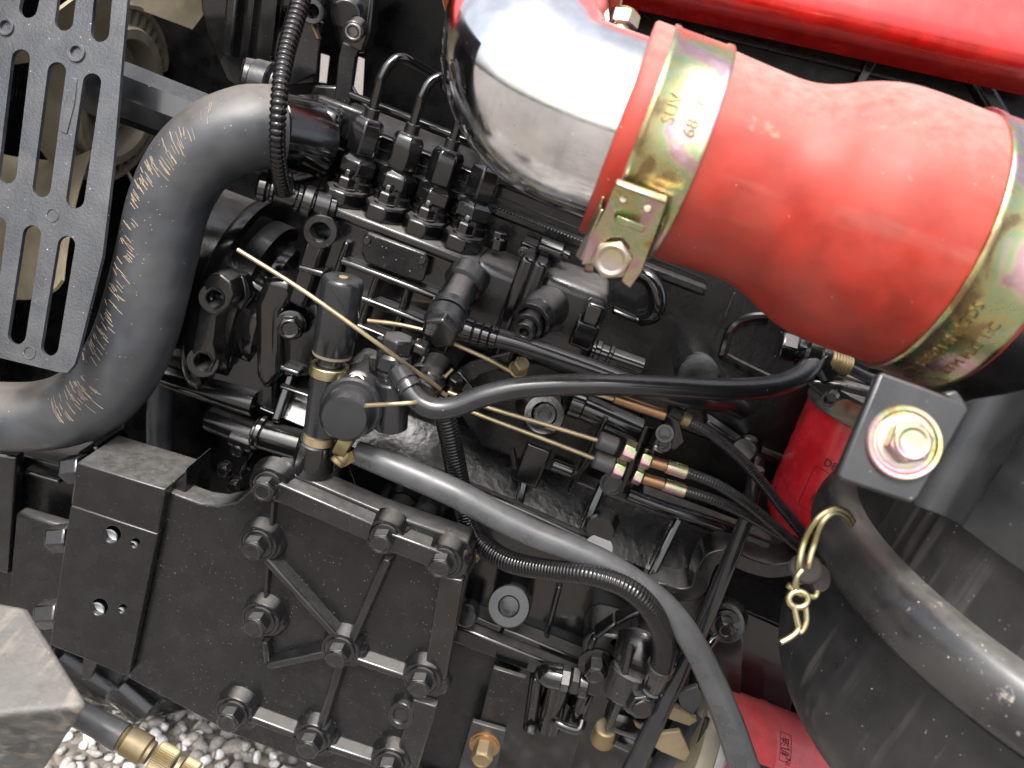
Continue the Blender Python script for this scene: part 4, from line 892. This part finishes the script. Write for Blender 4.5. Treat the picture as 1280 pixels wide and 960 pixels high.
# ================================================================== red spin-on filters
def filt(name, label, c, ax, r, prof, rimm, gk):
    t = T(name, label, 'filter', c, 'red spin-on filters')
    MB().lathe(c, ax, prof, 48).build('can', M['filt'], t)
    return t
A, B = at(1098, 520, 14), at(1035, 656, 14); k = S(A); ax = (B - A).normalized(); L_ = (B - A).length; r1 = 86 * k
t = filt('oil_filter', 'upright red spin-on filter half hidden behind the zinc bolt bracket', A, ax, r1, [(0, 0), (0, r1), (L_ * .9, r1 * 1.0), (L_ * 1.0, r1 * .96), (L_ * 1.08, r1 * .82), (L_ * 1.1, 0)], None, None)
MB().lathe(A - ax * .006, ax, [(0, r1 * .7), (0, r1 * 1.0), (.003, r1 * 1.03), (.007, r1 * 1.03), (.0085, r1)], 48).build('steel_rim', M['steel'], t)
MB().lathe(A - ax * .016, ax, [(0, 0), (0, r1 * .86), (.01, r1 * .88), (.01, 0)], 48).build('gasket', M['dusty'], t)
MB().plate([(1000, 474), (1052, 478), (1110, 492), (1110, 512), (1080, 520), (1030, 500)], -4, 40).build('filter_head', M['dusty'], t, 3)
m = MB().ring((1040, 496, -30), (1036, 500, -36), 10, 6, hole=.5); m.build('head_port', M['semi'], t)
n1 = (CAM - A); n1 = (n1 - ax * n1.dot(ax)).normalized(); s1 = n1.cross(ax)
if s1.dot(RT) < 0: s1 = -s1
def onf(A, ax, n, s, r):
    def f(u, v, z=0.0): return A + ax * v + (n * math.cos(u / r) + s * math.sin(u / r)) * (r + .00025 + z)
    return f
f1 = onf(A, ax, n1, s1, r1)
def rect(f, u0, v0, u1, v1, w_, name, par):
    m = MB()
    for a, b, c_, d in ((u0, v0, u1, v0 + w_), (u0, v1 - w_, u1, v1), (u0, v0, u0 + w_, v1), (u1 - w_, v0, u1, v1)):
        K = 8; vs = []
        for i in range(K + 1):
            u = a + (c_ - a) * i / K; vs += [f(u, b), f(u, d)]
        m.add(vs, [(2 * i, 2 * i + 1, 2 * i + 3, 2 * i + 2) for i in range(K)])
    m.build(name, M['ink'], par)
rect(f1, -.026, .040, .03, .074, .0005, 'label_border', t)
def ftext(f, body, u, v, size, par): text_mesh(body, size, lambda c: f(u + c.x, v - c.y, max(0, c.z)), .00005, 'label_print', M['ink'], par)
ftext(f1, 'D860G2', -.006, .034, .0085, t); ftext(f1, '■', -.008, .050, .013, t); ftext(f1, '机油', -.010, .065, .010, t)
A, B = at(882, 932, -10), at(1075, 1005, -10); k = S(A); ax = EX; L_ = .22; r2 = 76 * k
t = filt('fuel_filter', 'shiny red spin-on filter lying level at the bottom edge beside grey hose', A, EX, r2, [(0, 0), (0, r2 * .97), (.004, r2), (.035, r2), (.037, r2 * 1.02), (.040, r2 * 1.02), (.042, r2), (L_, r2), (L_, 0)], None, None)
MB().lathe(A - EX * .008, EX, [(0, r2 * .6), (0, r2 * 1.0), (.006, r2 * 1.03), (.009, r2 * .99)], 48).build('steel_rim', M['steel'], t)
MB().lathe(A - EX * .02, EX, [(0, 0), (0, r2 * .9), (.004, r2 * .95), (.012, r2 * .95), (.012, 0)], 48).build('gasket', M['olive'], t)
n2 = (CAM - A); n2 = (n2 - EX * n2.dot(EX)).normalized(); s2 = -EX.cross(n2)
if s2.dot(EZ) < 0: s2 = -s2
f2 = onf(A, EX, n2, s2, r2)
rect(f2, .010, .042, .034, .052, .0004, 'label_border', t)
text_mesh('机油', .008, lambda c: f2(.022 + c.x, .047 - c.y, max(0, c.z)), .00005, 'label_print', M['ink'], t)
text_mesh('■', .016, lambda c: f2(-.012 + c.x, .047 - c.y, max(0, c.z)), .00005, 'label_print', M['ink'], t)
text_mesh('MADE IN', .006, lambda c: f2(.002 + c.x, .050 - c.y, max(0, c.z)), .00005, 'label_print', M['ink'], t)
# ================================================================== hood
t = T('hood', 'glossy red hood panel edge across the top right corner', 'hood', D(1060, 40, .60))
e0, e1 = D(200, -150, .60), D(1400, 116, .60); al = (e1 - e0).normalized()
upv = (UP * .95 + FWD * .10 + RT * .12).normalized(); upv = (upv - al * upv.dot(al)).normalized(); nv = al.cross(upv).normalized()
if nv.dot(FWD) > 0: nv = -nv
prof = [(0, -.030), (-.002, -.012), (-.001, 0), (.006, .008), (.016, .011), (.03, .0115), (.06, .013), (.12, .012), (.38, .006), (.38, .003), (.12, .009), (.06, .010), (.03, .0085), (.018, .008), (.008, .005), (.002, -.002), (.001, -.012), (.003, -.030)]
vs = []; K = 12
for i in range(K + 1):
    p = e0.lerp(e1, i / K)
    vs += [p + upv * a + nv * b for a, b in prof]
n_ = len(prof); fs = [(i * n_ + j, i * n_ + (j + 1) % n_, (i + 1) * n_ + (j + 1) % n_, (i + 1) * n_ + j) for i in range(K) for j in range(n_)]
fs += [tuple(range(n_)), tuple(range(K * n_ + n_ - 1, K * n_ - 1, -1))]
MB().add(vs, fs).build('hood_skin', M['hood'], t, ang=60)
# ================================================================== red intake hose, clamps, steel elbow
HD = .40; H0 = D(778, 166, HD); H1 = D(1175, 311, HD); ax = (H1 - H0).normalized(); hk = HD / FPX
nH = (CAM - H0.lerp(H1, .5)); nH = (nH - ax * nH.dot(ax)).normalized(); uH = ax.cross(nH)
if uH.dot(UP) < 0: uH = -uH
pr = [(-9, 116), (-9, 130), (-6, 132.5), (10, 132.5), (90, 130), (140, 127.5), (180, 126.5), (205, 130), (228, 138), (252, 149), (280, 158), (305, 162), (340, 163), (400, 162), (480, 161), (483, 156), (483, 140)]
P_, r_ = smooth([Vector((a, 0, 0)) for a, b in pr[3:15]], [b for a, b in pr[3:15]], 1)
def cat(xs):
    out = []
    for i in range(len(xs) - 1):
        p0, p1, p2, p3 = xs[max(i - 1, 0)], xs[i], xs[i + 1], xs[min(i + 2, len(xs) - 1)]
        for kk in range(6):
            t_ = kk / 6
            out.append(tuple(.5 * (2 * b + (c - a) * t_ + (2 * a - 5 * b + 4 * c - d) * t_ ** 2 + (3 * b - a - 3 * c + d) * t_ ** 3) for a, b, c, d in zip(p0, p1, p2, p3)))
    return out + [xs[-1]]
prof = pr[:3] + cat(pr[3:15]) + pr[15:]
prof = [(a * hk, b * hk) for a, b in prof]
t = T('intake_hose', 'fat dusty red silicone hose widening towards the right clamp', 'hose', H0.lerp(H1, .5))
MB().lathe(H0, ax, prof, 96, up=uH).build('hose_body', M['red'], t, ang=50)
def onh(r_):
    def f(th, tt, z=0.0): return H0 + ax * (tt * hk) + (nH * math.cos(th) + uH * math.sin(th)) * (r_ * hk + z)
    return f
def band(par, t0, t1, r_):
    q = [(t0, r_ - 1), (t0, r_ + 3.6), (t0 + 1.5, r_ + 4.6), (t0 + 7, r_ + 4.4), (t0 + 9, r_ + 2.6), (t1 - 9, r_ + 2.6), (t1 - 7, r_ + 4.4), (t1 - 1.5, r_ + 4.6), (t1, r_ + 3.6), (t1, r_ - 1)]
    return MB().lathe(H0, ax, [(a * hk, b * hk) for a, b in q], 96, up=uH).build('band', M['zinc'], par, ang=50)
t = T('hose_clamp', 'wide iridescent zinc clamp with bolt on the left end of red hose', 'hose clamp', D(800, 190, .35), 'zinc clamps on the red hose')
band(t, 14, 88, 131)
for body, tt, size in (('SUV', 40, 20), ('68-76', 65, 20)):
    f = onh(134.2)
    text_mesh(body, size * hk, lambda c: f(R(18) + c.x / (134 * hk), tt - c.y / hk, c.z), .0004, 'stamped_text', M['groove'], t)
def dsl(y): return .349 + (y - 224) / 136 * .036
hp_ = [(772, 224), (836, 247), (829, 270), (813, 312), (803, 340), (788, 360), (777, 351), (786, 328), (787, 308), (777, 297), (763, 297), (749, 307), (741, 330), (727, 330), (735, 303), (756, 262)]
MB().prism([D(x, y, dsl(y)) for x, y in hp_], FWD * .0022).build('bridge_plate', M['zinc'], t, .7, 2)
MB().slab([D(772, 222, .347), D(836, 245, .347), D(834, 254, .345), D(769, 230, .345)], FWD * .004).build('bridge_lip', M['zincw'], t, 1, 2)
for q in ((779, 249), (809, 261)): 
    p = D(*q, dsl(q[1]) - .0002); MB().lathe(p, -FWD, [(0, 0), (0, .0022), (.0008, .0016), (.001, 0)], 14).build('rivet', M['zincw'], t)
MB().rib([(0, 0), (1, 1)], 1, 0, 1) if False else None
MB().slab([D(770, 270, .3595), D(806, 284, .3595), D(803, 292, .3625), D(767, 278, .3625)], -FWD * .0022).build('bridge_ridge', M['zinc'], t, 1)
MB().slab([D(756, 262, .362), D(752, 258, .37), D(724, 320, .388), D(730, 326, .378)], -RT * .002).build('side_lug', M['zincw'], t, .8)
MB().slab([D(752, 244, .366), D(757, 247, .366), D(742, 290, .378), D(737, 286, .378)], FWD * .004).build('side_lug', M['zincw'], t, .8)
MB().slab([D(830, 270, .366), D(828, 285, .362), D(812, 322, .375), D(809, 318, .383)], FWD * .004).build('side_lug', M['zincw'], t, .8)
MB().slab([D(733, 322, .384), D(741, 318, .378), D(742, 340, .386), D(730, 338, .392)], FWD * .006).build('tail_tab', M['zinc'], t, .8)
MB().cyl(D(768, 316, .392), D(763, 326, .376), 13).build('clamp_stud', M['dark'], t)
aB = (D(760, 338, .352) - D(768, 316, .385)).normalized()
bolt(t, D(766, 321, .378), 26, M['zincw'], axis=aB, flange=0, h=.33, phase=.45)
t = T('hose_clamp', 'very wide iridescent zinc clamp with stamped text at right end of red hose', 'hose clamp', D(1200, 380, .35), 'zinc clamps on the red hose')
band(t, 394, 474, 163)
for body, tt, size, th in (('HB5214M8GDS', 422, 17, -32), ('ETM FLC 1:C', 450, 17, -34)):
    f = onh(166.2)
    text_mesh(body, size * hk, lambda c: f(R(th) + c.x / (166 * hk), tt - c.y / hk, c.z), .0003, 'stamped_text', M['groove'], t)
f = onh(166)
m = MB()
for th in (-57,):
    pts = [f(R(th + a), 422 + b, .0004) for a, b in ((-3, -8), (-3, 8), (3, 8), (3, -8))]; pts2 = [f(R(th + a), 422 + b, .0004) for a, b in ((-1.7, -5), (-1.7, 5), (1.7, 5), (1.7, -5))]
    m.add(pts + pts2, [(0, 1, 5, 4), (1, 2, 6, 5), (2, 3, 7, 6), (3, 0, 4, 7)])
m.build('square_stamp', M['groove'], t)
t = T('air_inlet', 'dark air cleaner inlet tube entering the right end of red hose', 'pipe', D(1250, 340, .40))
MB().lathe(H0, ax, [(440 * hk, 0), (440 * hk, 150 * hk), (640 * hk, 150 * hk), (640 * hk, 0)], 48).build('inlet_tube', M['aircan'], t)
# steel elbow
t = T('steel_elbow', 'polished steel intake elbow with mud specks pushed into the red hose', 'pipe elbow', D(660, 120, .40))
ec = [H0 + ax * (60 * hk), H0 + ax * (0), D(722, 146, .400), D(690, 128, .403), D(668, 100, .410), D(657, 66, .425), D(660, 26, .448), D(668, -30, .478), D(678, -95, .515)]
m = MB(); m.tube(ec, [113 * hk] * len(ec), 64, 8, world=True); m.build('elbow_tube', M['chrome'], t, ang=60)
t = T('upper_red_hose', 'second red hose sleeve on the upper end of steel elbow', 'hose', D(690, -20, .49))
u0, u1 = D(663, -2, .462), D(684, -120, .53); m = MB().lathe(u0, u1 - u0, [(0, .046), (0, .0515), (.09, .0515), (.09, .046)], 64); m.build('sleeve', M['red'], t)
t = T('upper_clamp', 'gold clamp band with hex bolt at top behind steel elbow', 'hose clamp', D(760, 30, .47))
m = MB().lathe(u0 + (u1 - u0).normalized() * .004, u1 - u0, [(0, .051), (0, .053), (.012, .053), (.012, .051)], 64); m.build('band', M['zinc'], t)
MB().prism([D(*q, .455) for q in ((708, -20), (722, -20), (748, 22), (785, 42), (790, 52), (776, 52), (738, 32))], FWD * .006).build('band_lug', M['zinc'], t, 1.5, 2)
MB().tube([D(700, -30, .45), D(722, 8, .452), D(750, 30, .452), D(782, 48, .452)], .0022, 10, 6, world=True).build('band_edge', M['zincw'], t)
MB().cyl(D(738, 22, .452), D(746, 34, .452), 9, ch=2).build('saddle', M['zincw'], t)
a, b = D(770, 60, .46), D(780, 20, .46)
m = MB().cyl(a, b, 13, ch=1); m.build('stud', M['zinc'], t)
bolt(t, D(777, 34, .46), 21, M['zinc'], axis=(b - a), flange=0, h=.5, fh=.01, dish=False)
# ================================================================== air cleaner
AC = D(1342, 784, .47); AR = 330 * .47 / FPX
t = T('air_cleaner', 'large dusty black air cleaner canister with a rolled rim at lower right', 'air cleaner', AC)
MB().lathe(AC, EZ, [(.004, AR * .90), (.03, AR * .905), (.215, AR * .905), (.23, AR * .87), (.235, AR * .6), (.235, 0)], 96).build('upper_body', M['aircan'], t)
q = [(.019, AR * .9), (.019, AR * .93)] + [(.001 + .0180 * math.cos(a), AR * .95 + .0105 * math.sin(a) + .0008) for a in [R(20 + i * 20) for i in range(8)]] + [(-.018, AR * .93), (-.019, AR * .9)]
MB().lathe(AC, EZ, q, 96).build('rolled_rim', M['rim'], t)
q = [(-.012, AR * .90)] + [(-.02, AR * .915), (-.066, AR * .93)] + [(-.066 - .062 * math.sin(R(a)), AR * .93 - .062 + .062 * math.cos(R(a))) for a in range(8, 91, 8)] + [(-.13, AR * .4), (-.13, 0)]
MB().lathe(AC, EZ, q, 96).build('dust_cup', M['aircan'], t)
# strap with tab
t = T('mounting_strap', 'grey steel strap round the air cleaner with a bent bolt tab', 'strap', D(1130, 560, .36))
vC = (CAM - AC); vC.z = 0; a0 = math.atan2(vC.y, vC.x)
vs = []; K = 28; rs_ = AR * .925
for i in range(K + 1):
    a = a0 - R(24) + R(98) * i / K
    for r_ in (rs_, rs_ + .002):
        for z in (.056, .138): vs.append(AC + Vector((math.cos(a) * r_, math.sin(a) * r_, z)))
fs = []
for i in range(K):
    A = 4 * i; B = A + 4
    fs += [(A, A + 1, B + 1, B), (A + 2, B + 2, B + 3, A + 3), (A + 1, A + 3, B + 3, B + 1), (A, B, B + 2, A + 2)]
fs += [(0, 2, 3, 1), (4 * K, 4 * K + 1, 4 * K + 3, 4 * K + 2)]
MB().add(vs, fs).build('strap_band', M['strap'], t, 0)
MB().prism([D(*q, .345) for q in ((1098, 468), (1106, 466), (1160, 486), (1206, 504), (1212, 514), (1150, 622), (1140, 630), (1050, 600), (1048, 592))], FWD * .004).build('bolt_tab', M['strap'], t, 1.6, 3)
sA, sB = vs[1], vs[0]; pv, pf = [], []; tA, tB = D(1207, 504, .3455), D(1142, 629, .3455)
for i in range(9):
    g = i / 8; e_ = g * g * (3 - 2 * g); off = (-FWD) * (.006 * math.sin(math.pi * g))
    for p_, q_ in ((tA, sA), (tB, sB)):
        w0 = p_.lerp(q_, g) + off + FWD * (.005 * math.sin(math.pi * min(1, g * 3)) if g < .34 else 0); pv += [w0, w0 + FWD * .002]
for i in range(8):
    A, B = 4 * i, 4 * i + 4; pf += [(A, A + 2, B + 2, B), (A + 1, B + 1, B + 3, A + 3), (A, B, B + 1, A + 1), (A + 2, A + 3, B + 3, B + 2)]
pf += [(0, 1, 3, 2), (32, 34, 35, 33)]
MB().add(pv, pf).build('bent_web', M['strap'], t, ang=60)
MB().prism([D(*q, .352) for q in ((1099, 470), (1102, 468), (1051, 597), (1046, 596))], FWD * .005).build('tab_edge', M['strap'], t, 1)
MB().prism([D(*q, .350) for q in ((1180, 492), (1196, 488), (1208, 505), (1200, 512))], FWD * .006).build('step_tab', M['strap'], t, 1)
p = D(1129, 553, .345); kk = .345 / FPX
axb = (-FWD + UP * .08 - RT * .05).normalized()
m = MB().lathe(p, axb, [(-.001, 0), (-.001, 47 * kk), (.0016, 47 * kk), (.0024, 45 * kk), (.0022, 40 * kk), (.0012, 38 * kk), (.0012, 0)], 48); wz = m.build('dished_washer', M['zinc'], t)
bb = bolt(t, p + axb * .001, 28, M['zinc'], axis=axb, flange=1.2, fmat=M['zincw'], h=.42, fh=.12, phase=.55)
m = MB().cyl(D(1052, 512, .39), D(1085, 528, .37), 14, ch=1.5); m.build('spacer_tube', M['zincw'], t)
# wire clip
t = T('wire_clip', 'bent gold wire clip with rubber washer hooked over the canister rim', 'wire clip', D(1010, 720, .40))
d0 = .405
for dx, dy in ((0, 0), (12, 4)):
    m = MB().tube([D(1066 - dx * .2, 652 + dy, d0 + .01), D(1058 - dx * .3, 640 + dy, d0), D(1042 - dx * .1, 636 + dy * 1.2, d0 - .004), D(1022 + dx * .4, 648 + dy * 1.6, d0 - .004), D(1006 + dx, 675 + dy, d0), D(999 + dx, 705, d0), D(1001 + dx, 728, d0 + .004)], [4.1 * d0 / FPX] * 7, 12, 8, world=True); m.build('wire_strand', M['wire'], t)
A, B = D(1004, 706, .405), D(1012, 718, .398)
MB().lathe(D(1007, 712, .408), (-FWD + UP * .55 - RT * .35).normalized(), [(0, 0), (0, .0078), (.003, .008), (.004, .007), (.004, 0)], 28).build('rubber_washer', M['washer'], t)
MB().lathe(D(1020, 722, .412), (-FWD + UP * .2 + RT * .5).normalized(), [(0, 0), (0, .0068), (.003, .007), (.003, 0)], 28).build('rubber_washer', M['washer'], t)
w_ = .00155
m = MB().tube([D(1003, 712, .396), D(996, 722, .396), D(996, 736, .398), D(1006, 742, .398)], w_, 12, 8, world=True); m.build('wire_hook', M['wire'], t)
m = MB().tube([D(998 + 12 * math.cos(a), 749 + 10 * math.sin(a), .398) for a in [i * .5 for i in range(14)]], w_, 12, 5, world=True); m.build('wire_eye', M['wire'], t)
m = MB().tube([D(985, 731, .40), D(994, 738, .40), D(1003, 743, .40), D(1018, 746, .402), D(1022, 737, .402)], w_, 12, 6, world=True); m.build('wire_eye', M['wire'], t)
m = MB().tube([D(992, 755, .398), D(996, 775, .398), D(998, 786, .398), D(990, 795, .397), D(976, 803, .396)], w_, 12, 6, world=True); m.build('wire_leg', M['wire'], t)
m = MB().tube([D(1007, 757, .40), D(1008, 776, .40), D(1003, 788, .40), D(998, 790, .40)], w_, 12, 6, world=True); m.build('wire_leg', M['wire'], t)
# ================================================================== foreground iron and hydraulic coupling
t = T('iron_weight', 'rough pale grey iron casting corner at the lower left foreground', 'iron casting', D(10, 900, .40))
A, B, C_, D_, E_, F_, G_, H_ = D(-50, 899, .38), D(113, 882, .39), D(36, 758, .44), D(-50, 742, .44), D(40, 990, .455), D(-50, 990, .455), D(30, 880, .48), D(-50, 880, .48)
ms = MB(); rnd = random.Random(5)
MB().add([A, B, C_, D_, E_, F_, G_, H_], [(0, 1, 2, 3), (0, 5, 4, 1), (1, 4, 6, 2), (3, 2, 6, 7), (5, 7, 6, 4), (0, 3, 7, 5)]).build('casting', M['castgrey'], t, 3.5, 4)
t = T('hydraulic_coupling', 'brass hydraulic coupling with knurled rings on a grey hose above the gravel', 'coupling', D(170, 925, .5))
HC = .5
def hc(f): return D(100, 893, HC).lerp(D(250, 975, HC), f)
k = HC / FPX * .9
ax = (hc(1) - hc(0)).normalized(); L_ = (hc(1) - hc(0)).length
MB().lathe(hc(-.5), ax, [(0, 0), (0, 17 * k), (L_ * .72, 18 * k), (L_ * .72, 0)], 28).build('hose_end', M['greyhose'], t)
MB().lathe(hc(.2), ax, [(0, 0), (0, 19 * k), (L_ * .15, 20 * k), (L_ * .16, 17 * k), (L_ * .16, 0)], 28).build('crimp_sleeve', M['greyhose'], t)
m = MB().lathe(hc(.35), ax, [(0, 0), (0, 17 * k), (3 * k, 18 * k), (6 * k, 16 * k), (8 * k, 20 * k), (38 * k, 20 * k), (41 * k, 16 * k), (46 * k, 16 * k), (46 * k, 0)], 28); m.build('brass_body', M['brass'], t)
def knurl(f, w_, r_):
    m = MB(); n = 44; vs = []; 
    u, v = perp(ax)
    for tt, s in ((0, .93), (w_ * .08, 1), (w_ * .92, 1), (w_, .93)):
        for i in range(2 * n):
            a = math.pi * i / n; rr = r_ * s * (1 if i % 2 else .93); vs.append(hc(f) + ax * tt * k + (u * math.cos(a) + v * math.sin(a)) * rr * k)
    N2 = 2 * n; fs = [(j * N2 + i, j * N2 + (i + 1) % N2, (j + 1) * N2 + (i + 1) % N2, (j + 1) * N2 + i) for j in range(3) for i in range(N2)]
    fs += [tuple(range(N2 - 1, -1, -1)), tuple(range(3 * N2, 4 * N2))]
    m.add(vs, fs).build('knurled_ring', M['brass'], t, ang=20)
knurl(.62, 30, 21); knurl(.84, 22, 20)
MB().lathe(hc(.80), ax, [(0, 0), (0, 17 * k), (6 * k, 17 * k), (6 * k, 0)], 28).build('brass_body', M['brass'], t)
MB().lathe(hc(.97), ax, [(0, 0), (0, 13 * k), (10 * k, 12 * k), (12 * k, 8 * k), (60 * k, 8 * k), (60 * k, 0)], 24).build('end_stub', M['brass'], t)
